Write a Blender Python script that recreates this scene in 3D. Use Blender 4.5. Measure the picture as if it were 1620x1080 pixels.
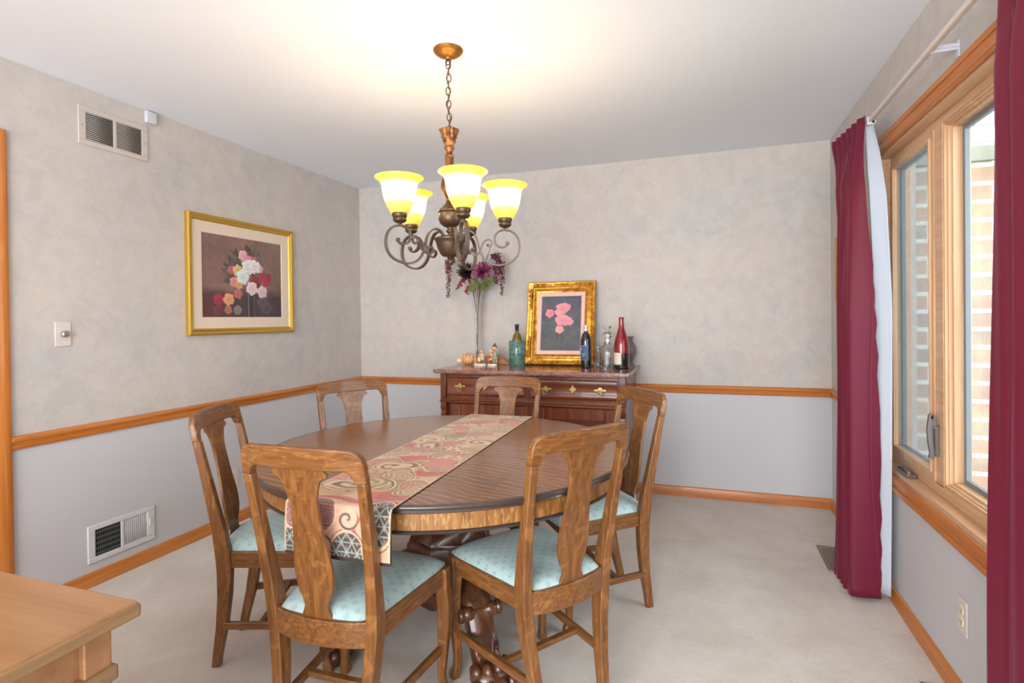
import bpy, bmesh, math, random
import numpy as np
from mathutils import Vector, Matrix
R = math.radians
PI = math.pi
sc = bpy.context.scene
for o in list(bpy.data.objects): bpy.data.objects.remove(o)
COL = sc.collection

# ------------------------------------------------------------------ camera
RW = 3.641          # room width (x of the right wall)
H = 2.44            # ceiling height
def make_camera():
    f, pit, yaw, rol, cx, cy, cz = CAMP
    F = Vector((-math.sin(yaw)*math.cos(pit), math.cos(yaw)*math.cos(pit), math.sin(pit)))
    Rr = Vector((math.cos(yaw), math.sin(yaw), 0)); U = Rr.cross(F)
    R2 = Rr*math.cos(rol)+U*math.sin(rol); U2 = -Rr*math.sin(rol)+U*math.cos(rol)
    M = Matrix(((R2.x, U2.x, -F.x, cx), (R2.y, U2.y, -F.y, cy), (R2.z, U2.z, -F.z, cz), (0, 0, 0, 1)))
    cd = bpy.data.cameras.new('camera'); cam = bpy.data.objects.new('camera', cd); COL.objects.link(cam)
    cam.matrix_world = M
    cd.sensor_width = 36; cd.sensor_fit = 'HORIZONTAL'; cd.lens = 36*f/1620
    cd.shift_y = -28.56/1620; cd.clip_start = .02; cd.clip_end = 100
    sc.camera = cam
CAMP = (872.53, -.00822, .33517, -.01185, 2.8465, -4.1371, 1.2863)
make_camera()

# ------------------------------------------------------------------ light
sc.view_settings.view_transform = 'Standard'; sc.view_settings.look = 'None'
sc.view_settings.exposure = 0.0; sc.view_settings.gamma = 1; sc.view_settings.use_curve_mapping = False
w = bpy.data.worlds.new('world'); sc.world = w; w.use_nodes = True
bg = w.node_tree.nodes['Background']; bg.inputs[0].default_value = (.86, .93, 1, 1); bg.inputs[1].default_value = 3.2
def area(name, loc, rot, sx, sy, power, col=(1, 1, 1)):
    l = bpy.data.lights.new(name, 'AREA'); l.shape = 'RECTANGLE'; l.size = sx; l.size_y = sy; l.energy = power; l.color = col
    o = bpy.data.objects.new(name, l); COL.objects.link(o); o.location = loc; o.rotation_euler = rot
    return o
# added fill: large unseen area light behind the camera to brighten the room
area('rear_fill_area', (2.3, -7.2, 1.35), (R(90), 0, 0), 3.4, 2.1, 215, (.93, .96, 1))
# daylight through the window on the right
area('window_daylight', (RW+1.35, -2.3, 1.75), (R(90), 0, R(90)), 2.2, 1.7, 70, (.88, .94, 1))
# added soft point fill behind the camera, no fixture belongs to it
l = bpy.data.lights.new('rear_fill_point', 'POINT'); l.energy = 64; l.color = (1, .98, .95); l.shadow_soft_size = .22
lo = bpy.data.objects.new('rear_fill_point', l); COL.objects.link(lo); lo.location = (2.5, -6.3, 1.75)

# ------------------------------------------------------------------ materials
def lin(c):
    return tuple(((v/255)/12.92 if v/255 <= .04045 else ((v/255+.055)/1.055)**2.4) for v in c)+(1,)
def mat(name, col=(200, 200, 200), rough=.5, metal=0, **k):
    m = bpy.data.materials.new(name); m.use_nodes = True
    b = m.node_tree.nodes['Principled BSDF']
    b.inputs['Base Color'].default_value = lin(col); b.inputs['Roughness'].default_value = rough; b.inputs['Metallic'].default_value = metal
    for kk, v in k.items():
        b.inputs[{'trans': 'Transmission Weight', 'ior': 'IOR', 'coat': 'Coat Weight', 'coatr': 'Coat Roughness', 'sheen': 'Sheen Weight', 'spec': 'Specular IOR Level', 'sss': 'Subsurface Weight'}[kk]].default_value = v
    return m
def nt(m): return m.node_tree, m.node_tree.nodes['Principled BSDF']
def node(t, ty, **k):
    n = t.nodes.new(ty)
    for a, v in k.items(): setattr(n, a, v)
    return n
def coords(t, scale=(1, 1, 1), rot=(0, 0, 0), kind='Object'):
    tc = node(t, 'ShaderNodeTexCoord'); mp = node(t, 'ShaderNodeMapping')
    mp.inputs['Scale'].default_value = scale; mp.inputs['Rotation'].default_value = rot
    t.links.new(tc.outputs[kind], mp.inputs[0]); return mp.outputs[0]
def noise(t, vec, s, d=4, r=.55, dist=0):
    n = node(t, 'ShaderNodeTexNoise'); n.inputs['Scale'].default_value = s; n.inputs['Detail'].default_value = d
    n.inputs['Roughness'].default_value = r; n.inputs['Distortion'].default_value = dist; t.links.new(vec, n.inputs['Vector']); return n.outputs['Fac']
def ramp(t, fac, stops, interp='LINEAR'):
    r = node(t, 'ShaderNodeValToRGB'); r.color_ramp.interpolation = interp
    e = r.color_ramp.elements
    while len(e) < len(stops): e.new(.5)
    for x, (p, c) in zip(e, stops): x.position = p; x.color = lin(c) if len(c) == 3 else c
    t.links.new(fac, r.inputs[0]); return r.outputs[0]
def mix(t, f, a, b, mode='MIX'):
    n = node(t, 'ShaderNodeMix'); n.data_type = 'RGBA'; n.blend_type = mode
    for i, v in ((0, f), (6, a), (7, b)):
        if isinstance(v, (int, float)): n.inputs[i].default_value = v
        elif isinstance(v, tuple): n.inputs[i].default_value = lin(v)
        else: t.links.new(v, n.inputs[i])
    return n.outputs[2]
def bump(t, b, h, s=.3, d=.002):
    n = node(t, 'ShaderNodeBump'); n.inputs['Strength'].default_value = s; n.inputs['Distance'].default_value = d
    t.links.new(h, n.inputs['Height']); t.links.new(n.outputs[0], b.inputs['Normal'])
def oak(name, base, dark, light, axis, rough=.34, fleck=.5, grain=1.0, coat=.25, fs=1.0):
    """wood with pores along `axis` and pale ray flecks across it"""
    m = mat(name, base, rough, coat=coat); t, b = nt(m)
    s = [38*grain, 38*grain, 38*grain]; s['xyz'.index(axis)] = 1.6
    g = noise(t, coords(t, s), 1.0, 6, .65, .4)
    s2 = [11*grain, 11*grain, 11*grain]; s2['xyz'.index(axis)] = 1.1
    g2 = noise(t, coords(t, s2), 1.0, 3, .5, .8)
    c = ramp(t, g, [(.28, dark), (.5, base), (.72, light)])
    c = mix(t, ramp(t, g2, [(.3, (0, 0, 0)), (.7, (255, 255, 255))]), mix(t, .22, c, dark), c)
    if fleck:
        s3 = [95*fs, 95*fs, 95*fs]; s3['xyz'.index(axis)] = 24*fs
        k = ['x', 'y', 'z']; k.remove(axis); s3['xyz'.index(k[0])] = 24*fs
        f = noise(t, coords(t, s3, (R(8), R(14), R(10))), .55, 2, .5, 1.4)
        f = ramp(t, f, [(.57, (0, 0, 0)), (.66, (255, 255, 255))])
        mm = node(t, 'ShaderNodeMath', operation='MULTIPLY'); mm.inputs[1].default_value = fleck; t.links.new(f, mm.inputs[0])
        c = mix(t, mm.outputs[0], c, tuple(min(255, int(v*1.12)+8) for v in light))
    t.links.new(c, b.inputs['Base Color']); bump(t, b, g, .12, .001)
    return m
def vcol(name, rough=.5, **k):
    m = mat(name, (255, 255, 255), rough, **k); t, b = nt(m)
    a = node(t, 'ShaderNodeVertexColor', layer_name='col'); t.links.new(a.outputs[0], b.inputs['Base Color']); return m

M = {}
# wallpaper: mottled beige with cool patches
m = M['wallpaper'] = mat('wallpaper', (206, 196, 187), .6); t, b = nt(m)
v = coords(t)
c = ramp(t, noise(t, v, 2.2, 6, .62, .5), [(.34, (186, 182, 179)), (.5, (196, 187, 180)), (.66, (201, 189, 178))])
c = mix(t, ramp(t, noise(t, v, 11, 8, .72, .7), [(.42, (255, 255, 255)), (.60, (0, 0, 0))]), c, mix(t, .30, c, (216, 212, 208)))
c = mix(t, ramp(t, noise(t, coords(t, (1, 1, 1), (1, 2, 0)), 6, 7, .7, .9), [(.52, (0, 0, 0)), (.70, (80, 80, 80))]), c, (180, 173, 167))
t.links.new(c, b.inputs['Base Color'])
m = M['paint'] = mat('lower_wall_paint', (200, 198, 200), .55)
m = M['ceiling'] = mat('ceiling_paint', (238, 243, 250), .9)
# carpet
m = M['carpet'] = mat('carpet', (200, 190, 176), .97, sheen=.3); t, b = nt(m); v = coords(t)
c = ramp(t, noise(t, v, 3.2, 8, .7, .5), [(.3, (202, 190, 176)), (.52, (215, 204, 192)), (.72, (224, 216, 206))])
n1 = noise(t, v, 260, 3, .7); c = mix(t, ramp(t, n1, [(.3, (0, 0, 0)), (.7, (255, 255, 255))]), mix(t, .14, c, (110, 100, 88)), c)
t.links.new(c, b.inputs['Base Color']); n2 = noise(t, v, 34, 5, .7)
ad = node(t, 'ShaderNodeMath', operation='ADD'); t.links.new(n1, ad.inputs[0]); t.links.new(n2, ad.inputs[1]); bump(t, b, ad.outputs[0], .5, .006)
for ax in 'xyz':
    M['trim_'+ax] = oak('trim_wood_'+ax, (196, 118, 48), (172, 94, 32), (212, 140, 70), ax, .4, 0, .8, .15)
    M['pine_'+ax] = oak('window_wood_'+ax, (214, 172, 132), (198, 150, 108), (230, 194, 156), ax, .4, 0, .8, .15)
    M['chair_'+ax] = oak('chair_oak_'+ax, (124, 78, 36), (84, 48, 20), (152, 102, 52), ax, .4, .34, 2.2, .18)
    M['dark_'+ax] = oak('cabinet_walnut_'+ax, (112, 52, 22), (66, 26, 10), (150, 78, 36), ax, .3, .1, .7, .35)
m = M['table_apron'] = mat('table_apron_oak', (150, 100, 50), .36, coat=.2); t, b = nt(m)
c = ramp(t, noise(t, coords(t, (70, 70, 5)), 1, 5, .6), [(.3, (116, 74, 34)), (.52, (146, 98, 48)), (.74, (170, 120, 64))])
f = ramp(t, noise(t, coords(t, (105, 105, 30), (R(16), R(-18), 0)), 1, 2, .5, .5), [(.54, (0, 0, 0)), (.64, (190, 190, 190))]); c = mix(t, f, c, (202, 156, 94)); t.links.new(c, b.inputs['Base Color'])
M['table_dark'] = oak('pedestal_oak', (86, 50, 28), (52, 28, 14), (122, 76, 44), 'z', .3, .15, .8, .4)
M['edge_black'] = mat('tabletop_dark_edge', (62, 50, 44), .28, coat=.4)
# quarter sawn tabletop: long grain along x, wavy pale rays
m = M['tabletop'] = mat('tabletop_oak', (150, 92, 48), .26, coat=.55, coatr=.16); t, b = nt(m)
g = noise(t, coords(t, (1.3, 60, 20)), 1, 5, .6, .3)
c = ramp(t, g, [(.3, (108, 70, 44)), (.52, (124, 82, 54)), (.74, (138, 94, 64))])
wv = node(t, 'ShaderNodeTexWave', wave_type='BANDS', bands_direction='Y', wave_profile='SIN'); wv.inputs['Scale'].default_value = 10; wv.inputs['Distortion'].default_value = 9
wv.inputs['Detail'].default_value = 1.2; wv.inputs['Detail Scale'].default_value = .45; wv.inputs['Detail Roughness'].default_value = .6
t.links.new(coords(t, (1, 1, 1), (0, 0, R(14))), wv.inputs['Vector'])
msk = ramp(t, noise(t, coords(t, (5, 3.2, 1)), 1, 3, .6, .6), [(.32, (0, 0, 0)), (.5, (255, 255, 255))])
ry = ramp(t, wv.outputs['Fac'], [(.74, (0, 0, 0)), (.90, (255, 255, 255))])
ry = mix(t, 1.0, ry, msk, 'MULTIPLY'); mm = node(t, 'ShaderNodeMath', operation='MULTIPLY'); mm.inputs[1].default_value = .42; t.links.new(ry, mm.inputs[0])
c = mix(t, mm.outputs[0], c, (196, 138, 88)); t.links.new(c, b.inputs['Base Color'])
# seat fabric: pale aqua damask with small squares set in a diamond grid
m = M['seat'] = mat('seat_damask', (176, 202, 198), .5, sheen=.2); t, b = nt(m)
v = coords(t, (1, 1, 1), (0, 0, R(45)))
br = node(t, 'ShaderNodeTexBrick'); br.offset = 0; br.inputs['Scale'].default_value = 1
for nme, val in (('Mortar Size', .0085), ('Brick Width', .031), ('Row Height', .031), ('Mortar Smooth', .1), ('Bias', 0)): br.inputs[nme].default_value = val
t.links.new(v, br.inputs['Vector'])
ww = node(t, 'ShaderNodeTexWave', bands_direction='X'); ww.inputs['Scale'].default_value = 45; t.links.new(coords(t), ww.inputs['Vector'])
inv = node(t, 'ShaderNodeMath', operation='SUBTRACT'); inv.inputs[0].default_value = 1; t.links.new(br.outputs['Fac'], inv.inputs[1])
sq = node(t, 'ShaderNodeMath', operation='MULTIPLY'); t.links.new(inv.outputs[0], sq.inputs[0]); t.links.new(ww.outputs['Fac'], sq.inputs[1])
mul = node(t, 'ShaderNodeMath', operation='MULTIPLY'); mul.inputs[1].default_value = .85; t.links.new(sq.outputs[0], mul.inputs[0])
c = mix(t, mul.outputs[0], mix(t, noise(t, v, 30, 3), (186, 209, 204), (172, 198, 196)), (138, 166, 168)); t.links.new(c, b.inputs['Base Color'])
# curtain
m = M['curtain'] = mat('burgundy_fabric', (104, 20, 44), .6, sheen=.22, spec=.35); t, b = nt(m)
b.inputs['Sheen Tint'].default_value = lin((230, 120, 160)); b.inputs['Sheen Roughness'].default_value = .4
g = noise(t, coords(t, (60, 60, 500)), 1, 3, .6); c = mix(t, g, (92, 12, 32), (116, 26, 54)); t.links.new(c, b.inputs['Base Color'])
m = M['lining'] = mat('white_lining', (226, 232, 240), .8)
t, b = nt(m); tr = node(t, 'ShaderNodeBsdfTranslucent'); tr.inputs[0].default_value = lin((226, 234, 244)); ms = node(t, 'ShaderNodeMixShader'); ms.inputs[0].default_value = .4
t.links.new(b.outputs[0], ms.inputs[1]); t.links.new(tr.outputs[0], ms.inputs[2]); t.links.new(ms.outputs[0], t.nodes['Material Output'].inputs[0])
# marble
m = M['marble'] = mat('rose_marble', (150, 108, 98), .12); t, b = nt(m); v = coords(t)
c = ramp(t, noise(t, v, 26, 6, .7, 1), [(.3, (104, 66, 60)), (.5, (146, 104, 94)), (.64, (170, 130, 120))])
c = mix(t, ramp(t, noise(t, v, 60, 4, .7, 2), [(.62, (0, 0, 0)), (.72, (255, 255, 255))]), c, (214, 190, 182)); t.links.new(c, b.inputs['Base Color'])
m = M['green_marble'] = mat('green_marble', (86, 122, 110), .14); t, b = nt(m); v = coords(t)
c = ramp(t, noise(t, v, 22, 6, .65, 2), [(.34, (40, 66, 58)), (.46, (82, 118, 106)), (.62, (108, 142, 130))]); t.links.new(c, b.inputs['Base Color'])
# metals and plastics
M['bronze'] = mat('aged_bronze', (96, 76, 58), .4, .7)
m = M['bronze_gold'] = mat('rubbed_bronze_gold', (120, 82, 48), .4, .65); t, b = nt(m)
c = ramp(t, noise(t, coords(t), 40, 4, .7), [(.35, (70, 46, 30)), (.6, (140, 92, 50))]); t.links.new(c, b.inputs['Base Color'])
M['iron'] = mat('bronze_iron', (104, 90, 80), .45, .55)
M['canopy'] = mat('antique_gold', (150, 104, 46), .4, .7)
m = M['gold'] = mat('gold_leaf', (200, 140, 44), .34, .7); t, b = nt(m)
c = ramp(t, noise(t, coords(t), 26, 4, .6), [(.3, (140, 78, 18)), (.62, (222, 162, 62))]); t.links.new(c, b.inputs['Base Color'])
M['gold_plain'] = mat('satin_gold', (206, 166, 72), .34, .7)
M['brass'] = mat('brass', (196, 170, 110), .3, .85)
M['steel'] = mat('brushed_steel', (190, 180, 172), .25, .9)
M['handle_bronze'] = mat('window_hardware', (120, 110, 108), .35, .6)
M['white'] = mat('white_enamel', (214, 212, 212), .4)
M['white_plastic'] = mat('white_plastic', (206, 208, 216), .35)
M['plate'] = mat('cover_plate', (216, 205, 196), .45)
M['grille'] = mat('beige_grille', (200, 190, 181), .5)
M['ivory'] = mat('ivory_plastic', (226, 212, 184), .4)
M['dark'] = mat('dark_void', (34, 32, 30), .9)
M['duct'] = mat('galvanised_duct', (96, 98, 96), .5, .4)
M['vent_brown'] = mat('floor_register_brown', (140, 124, 108), .5, .3)
M['mat_board'] = mat('cream_mat_board', (228, 208, 186), .8)
M['pink_liner'] = mat('pink_linen_liner', (240, 196, 182), .8)
M['art'] = vcol('painted_picture', .45)
M['painted'] = vcol('painted_ceramic', .3)
M['runner'] = vcol('brocade', .8, sheen=.2)
M['runner_back'] = mat('runner_backing', (58, 44, 40), .8)
M['bottle_olive'] = mat('olive_glass', (112, 92, 20), .08, 0, coat=.5)
M['bottle_black'] = mat('black_glass', (16, 14, 16), .05, 0, coat=1)
M['bottle_red'] = mat('red_foil_and_glass', (140, 14, 28), .14, .2, coat=1)
M['foil_navy'] = mat('navy_foil', (40, 46, 66), .3, .4)
M['foil_silver'] = mat('silver_foil', (216, 216, 216), .3, .5)
M['label_cream'] = mat('cream_label', (232, 218, 194), .7)
M['label_blue'] = mat('blue_label', (66, 96, 132), .6)
M['label_line'] = mat('label_print', (206, 214, 218), .6)
M['label_grey'] = mat('label_grey_print', (176, 160, 140), .7)
M['glass'] = mat('clear_glass', (255, 255, 255), .02, 0, trans=1, ior=1.45)
m = M['pane'] = bpy.data.materials.new('window_pane'); m.use_nodes = True; t = m.node_tree; t.nodes.clear()
o_ = node(t, 'ShaderNodeOutputMaterial'); tb = node(t, 'ShaderNodeBsdfTransparent'); gl = node(t, 'ShaderNodeBsdfGlossy'); gl.inputs['Roughness'].default_value = .02
tb.inputs[0].default_value = (.93, .96, .96, 1); ms = node(t, 'ShaderNodeMixShader'); ms.inputs[0].default_value = .08
t.links.new(tb.outputs[0], ms.inputs[1]); t.links.new(gl.outputs[0], ms.inputs[2]); t.links.new(ms.outputs[0], o_.inputs[0])
m = M['screen'] = bpy.data.materials.new('insect_screen_mesh'); m.use_nodes = True; t = m.node_tree; b = t.nodes['Principled BSDF']
b.inputs['Base Color'].default_value = lin((150, 165, 172)); b.inputs['Roughness'].default_value = .8; tb = node(t, 'ShaderNodeBsdfTransparent'); ms = node(t, 'ShaderNodeMixShader'); ms.inputs[0].default_value = .42
t.links.new(tb.outputs[0], ms.inputs[1]); t.links.new(b.outputs[0], ms.inputs[2]); t.links.new(ms.outputs[0], t.nodes['Material Output'].inputs[0])
M['spacer'] = mat('grey_gasket', (128, 136, 140), .6)
M['smoke_glass'] = mat('smoked_cut_glass', (190, 184, 192), .08, 0, trans=.85, ior=1.45)
M['sideboard'] = oak('honey_maple', (160, 116, 76), (138, 94, 56), (176, 132, 90), 'x', .45, 0, .5, .2)
M['side_frame'] = oak('worn_maple_edge', (150, 116, 76), (110, 94, 78), (178, 142, 98), 'y', .5, 0, .6, .1)
# outside
m = M['brick'] = mat('outside_brick', (200, 170, 150), .9); t, b = nt(m)
br = node(t, 'ShaderNodeTexBrick'); br.offset = .5; br.inputs['Scale'].default_value = 1
for nme, val in (('Mortar Size', .013), ('Brick Width', .30), ('Row Height', .1), ('Mortar Smooth', .2), ('Bias', 0)): br.inputs[nme].default_value = val
br.inputs['Color1'].default_value = lin((214, 164, 144)); br.inputs['Color2'].default_value = lin((158, 156, 148)); br.inputs['Mortar'].default_value = lin((240, 238, 232))
t.links.new(coords(t, (1, 1, 1), (R(90), 0, 0)), br.inputs['Vector'])
c = mix(t, ramp(t, noise(t, coords(t), 6, 4), [(.4, (0, 0, 0)), (.65, (255, 255, 255))]), br.outputs['Color'], mix(t, .45, br.outputs['Color'], (226, 206, 168))); t.links.new(c, b.inputs['Base Color'])
M['siding'] = mat('outside_soffit', (214, 222, 214), .7)
M['ground'] = mat('outside_ground', (160, 166, 150), .95)
# plants
M['leaf'] = mat('leaf_green', (92, 106, 46), .5)
M['leaf_grey'] = mat('silvery_leaf', (132, 128, 116), .6)
M['petal_mauve'] = vcol('mauve_petals', .6)
M['petal_dark'] = mat('dark_burgundy_petals', (44, 10, 24), .6)
M['berry'] = mat('red_berries', (150, 22, 34), .35)
M['wisteria'] = vcol('wisteria_petals', .6)
M['stem'] = mat('dull_stem', (118, 104, 92), .6)
M['shell'] = vcol('conch_shell', .35)

# lamp glass: lit alabaster glass, amber where it is thick
def lamp_glass(name, core, rim, s_core, s_rim, z0, z1, z2, z3):
    m = bpy.data.materials.new(name); m.use_nodes = True; t, b = nt(m)
    tc = node(t, 'ShaderNodeTexCoord'); sx = node(t, 'ShaderNodeSeparateXYZ'); t.links.new(tc.outputs['Object'], sx.inputs[0])
    mr = node(t, 'ShaderNodeMapRange'); mr.inputs['From Min'].default_value = z0; mr.inputs['From Max'].default_value = z3; t.links.new(sx.outputs['Z'], mr.inputs[0])
    k = lambda z: (z-z0)/(z3-z0)
    def em(c, s): return tuple(v*s for v in lin(c)[:3])+(1,)
    cr = node(t, 'ShaderNodeValToRGB'); e = cr.color_ramp.elements; [e.new(.1*q+.2) for q in range(6)]
    for x, (p, c) in zip(e, [(k(z0), em(rim, s_rim*.85)), (k(.022), em(rim, s_rim*1.1)), (k(.042), em((255, 232, 120), 1.35)), (k(.060), em(core, s_core)), (k(.108), em(core, s_core)), (k(.119), em((255, 232, 120), 1.35)), (k(.127), em(rim, s_rim*1.1)), (k(z3), em(rim, s_rim*.95))]): x.position = p; x.color = c
    t.links.new(mr.outputs[0], cr.inputs[0]); t.links.new(cr.outputs[0], b.inputs['Emission Color']); b.inputs['Emission Strength'].default_value = 1
    b.inputs['Base Color'].default_value = lin((190, 160, 100)); b.inputs['Roughness'].default_value = .3
    return m

# ------------------------------------------------------------------ mesh helpers
class MB:
    def __init__(s): s.v = []; s.f = []; s.c = []; s.mi = []; s.cur = 0; s.col = (1, 1, 1)
    def add(s, vs, fs, col=None):
        k = len(s.v); s.v += [tuple(p) for p in vs]; s.f += [tuple(i+k for i in f) for f in fs]; s.mi += [s.cur]*len(fs)
        s.c += [col or s.col]*len(vs); return s
    def box(s, x0, x1, y0, y1, z0, z1):
        vs = [(x, y, z) for x in (x0, x1) for y in (y0, y1) for z in (z0, z1)]
        return s.add(vs, [(0, 1, 3, 2), (4, 6, 7, 5), (0, 4, 5, 1), (2, 3, 7, 6), (0, 2, 6, 4), (1, 5, 7, 3)])
    def loft(s, rings, caps=True, closed=True, col=None):
        n = len(rings[0]); vs = [p for r in rings for p in r]; fs = []
        for i in range(len(rings)-1):
            for j in range(n if closed else n-1):
                a = i*n+j; b_ = i*n+(j+1) % n; fs.append((a, b_, b_+n, a+n))
        if caps and closed: fs.append(tuple(range(n))[::-1]); fs.append(tuple((len(rings)-1)*n+j for j in range(n)))
        return s.add(vs, fs, col)
    def lathe(s, prof, c=(0, 0, 0), n=32, caps=True, axis='z', flute=None, col=None):
        rings = []
        for (r, z) in prof:
            ring = []
            for j in range(n):
                a = 2*PI*j/n; rr = r*(1+(flute(a, z) if flute else 0)); x, y = rr*math.cos(a), rr*math.sin(a)
                p = {'z': (x, y, z), 'x': (z, x, y), 'y': (x, z, y)}[axis]; ring.append((c[0]+p[0], c[1]+p[1], c[2]+p[2]))
            rings.append(ring)
        return s.loft(rings, caps, True, col)
    def tube(s, pts, r, n=10, caps=True, col=None, flat=None):
        """sweep a round (or, with flat=(w,t), rectangular) section along pts"""
        pts = [Vector(p) for p in pts]; N = len(pts); rs = r if isinstance(r, (list, tuple)) else [r]*N
        T = [(pts[min(i+1, N-1)]-pts[max(i-1, 0)]).normalized() for i in range(N)]
        up = Vector((0, 0, 1)) if abs(T[0].z) < .9 else Vector((0, 1, 0))
        if flat and len(flat) > 2: up = Vector(flat[2])
        X = T[0].cross(up).normalized(); rings = []
        for i in range(N):
            if flat and len(flat) > 2: X = T[i].cross(up).normalized()
            else: X = (X-T[i]*X.dot(T[i])).normalized()
            Y = T[i].cross(X)
            if flat:
                a, b_ = flat[0]/2*rs[i], flat[1]/2*rs[i]
                rings.append([pts[i]+X*a+Y*b_, pts[i]-X*a+Y*b_, pts[i]-X*a-Y*b_, pts[i]+X*a-Y*b_])
            else: rings.append([pts[i]+(X*math.cos(2*PI*j/n)+Y*math.sin(2*PI*j/n))*rs[i] for j in range(n)])
        return s.loft(rings, caps, True, col)
    def ball(s, c, r, n=10, sq=(1, 1, 1), col=None):
        return s.add(*sphere(c, r, n, sq), col)
    def torus(s, c, R0, r, n=16, m=6, ax=((1, 0, 0), (0, 0, 1)), sy=1):
        A, B = Vector(ax[0]), Vector(ax[1]); C_ = A.cross(B); c = Vector(c); vs = []; fs = []
        for i in range(n):
            a = 2*PI*i/n; d = A*math.cos(a)+B*math.sin(a)*1; p = c+A*(R0*math.cos(a))+B*(R0*sy*math.sin(a))
            for j in range(m):
                q = 2*PI*j/m; vs.append(p+d*(r*math.cos(q))+C_*(r*math.sin(q)))
        for i in range(n):
            for j in range(m): fs.append((i*m+j, ((i+1) % n)*m+j, ((i+1) % n)*m+(j+1) % m, i*m+(j+1) % m))
        return s.add(vs, fs)
    def prism(s, poly, a0, a1, plane='xz'):
        """extrude a polygon given in `plane` from a0 to a1 along the third axis"""
        def P(u, v_, a): return {'xz': (u, a, v_), 'xy': (u, v_, a), 'yz': (a, u, v_)}[plane]
        n = len(poly); vs = [P(u, v_, a0) for u, v_ in poly]+[P(u, v_, a1) for u, v_ in poly]
        fs = [tuple(range(n)), tuple(range(n, 2*n))[::-1]]+[(i, (i+1) % n, n+(i+1) % n, n+i) for i in range(n)]
        return s.add(vs, fs)
    def grid(s, fn, nu, nv, col=None):
        vs = []; cs = []
        for i in range(nu+1):
            for j in range(nv+1):
                vs.append(fn(i/nu, j/nv))
                if col: cs.append(col(i/nu, j/nv))
        k = len(s.c); s.add(vs, [(i*(nv+1)+j, (i+1)*(nv+1)+j, (i+1)*(nv+1)+j+1, i*(nv+1)+j+1) for i in range(nu) for j in range(nv)])
        if col: s.c[k:] = cs
        return s
def sphere(c, r, n=10, sq=(1, 1, 1)):
    vs = []; fs = []; m_ = max(4, n//2+1)
    for i in range(1, m_):
        a = PI*i/m_
        for j in range(n):
            q = 2*PI*j/n; vs.append((c[0]+r*sq[0]*math.sin(a)*math.cos(q), c[1]+r*sq[1]*math.sin(a)*math.sin(q), c[2]+r*sq[2]*math.cos(a)))
    for i in range(m_-2):
        for j in range(n): fs.append((i*n+j, (i+1)*n+j, (i+1)*n+(j+1) % n, i*n+(j+1) % n))
    k = len(vs); vs += [(c[0], c[1], c[2]+r*sq[2]), (c[0], c[1], c[2]-r*sq[2])]
    for j in range(n): fs.append((k, j, (j+1) % n)); fs.append((k+1, (m_-2)*n+(j+1) % n, (m_-2)*n+j))
    return vs, fs
def obj(name, mb, mt, parent=None, bevel=0, sub=0, solid=0, ang=38, label=None, seg=2, fixn=True):
    me = bpy.data.meshes.new(name); me.from_pydata(mb.v, [], mb.f)
    mts = mt if isinstance(mt, (list, tuple)) else [mt]
    for q in mts: me.materials.append(M[q] if isinstance(q, str) else q)
    if any(mb.mi): me.polygons.foreach_set('material_index', mb.mi)
    if fixn:
        bm = bmesh.new(); bm.from_mesh(me); bmesh.ops.recalc_face_normals(bm, faces=bm.faces); bm.to_mesh(me); bm.free()
    if any(c != (1, 1, 1) for c in mb.c[:400]) or any(c != (1, 1, 1) for c in mb.c):
        a = me.color_attributes.new('col', 'FLOAT_COLOR', 'POINT'); arr = np.ones((len(mb.v), 4), 'f'); arr[:, :3] = np.array(mb.c, 'f')
        a.data.foreach_set('color', arr.ravel())
    me.polygons.foreach_set('use_smooth', [True]*len(me.polygons)); me.set_sharp_from_angle(angle=R(ang)); me.update()
    o = bpy.data.objects.new(name, me); COL.objects.link(o)
    if parent: o.parent = parent
    if solid: md = o.modifiers.new('solid', 'SOLIDIFY'); md.thickness = solid; md.offset = 0
    if bevel: md = o.modifiers.new('bevel', 'BEVEL'); md.width = bevel; md.segments = seg; md.limit_method = 'ANGLE'; md.angle_limit = R(40)
    if sub: md = o.modifiers.new('sub', 'SUBSURF'); md.levels = sub; md.render_levels = sub
    if label: o['label'] = label
    return o
def tag(o, label, cat, group=None, kind=None):
    o['label'] = label; o['category'] = cat
    if group: o['group'] = group
    if kind: o['kind'] = kind
    return o
def thing(name, label, cat, loc=(0, 0, 0), rz=0, group=None):
    o = bpy.data.objects.new(name, None); COL.objects.link(o); o.location = loc; o.rotation_euler = (0, 0, rz); o.empty_display_size = .05
    return tag(o, label, cat, group)
def struct(name, mb, mt, label=None, **k):
    o = obj(name, mb, mt, **k); o['kind'] = 'structure'
    if label: o['label'] = label
    return o
def dup(root, loc=None, rz=None, label=None):
    r = root.copy(); COL.objects.link(r)
    if loc: r.location = loc
    if rz is not None: r.rotation_euler = (0, 0, rz)
    if label: r['label'] = label
    def rec(a, b_):
        for ch in list(a.children):
            c = ch.copy(); COL.objects.link(c); c.parent = b_; rec(ch, c)
    rec(root, r); return r
def interp(x, pts):
    for (a, b_), (c, d) in zip(pts, pts[1:]):
        if x <= c:
            k = (x-a)/(c-a) if c > a else 0; k = max(0, min(1, k)); return b_+(d-b_)*k
    return pts[-1][1]
def smooth(pts, n=8, closed=False):
    """Catmull-Rom through points"""
    P_ = [Vector(p) for p in pts]; out = []; N = len(P_)
    for i in range(N-1):
        p0, p1, p2, p3 = P_[max(i-1, 0)], P_[i], P_[i+1], P_[min(i+2, N-1)]
        for k in range(n):
            t_ = k/n; out.append(.5*((2*p1)+(p2-p0)*t_+(2*p0-5*p1+4*p2-p3)*t_*t_+(3*p1-p0-3*p2+p3)*t_**3))
    out.append(P_[-1]); return out

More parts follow.
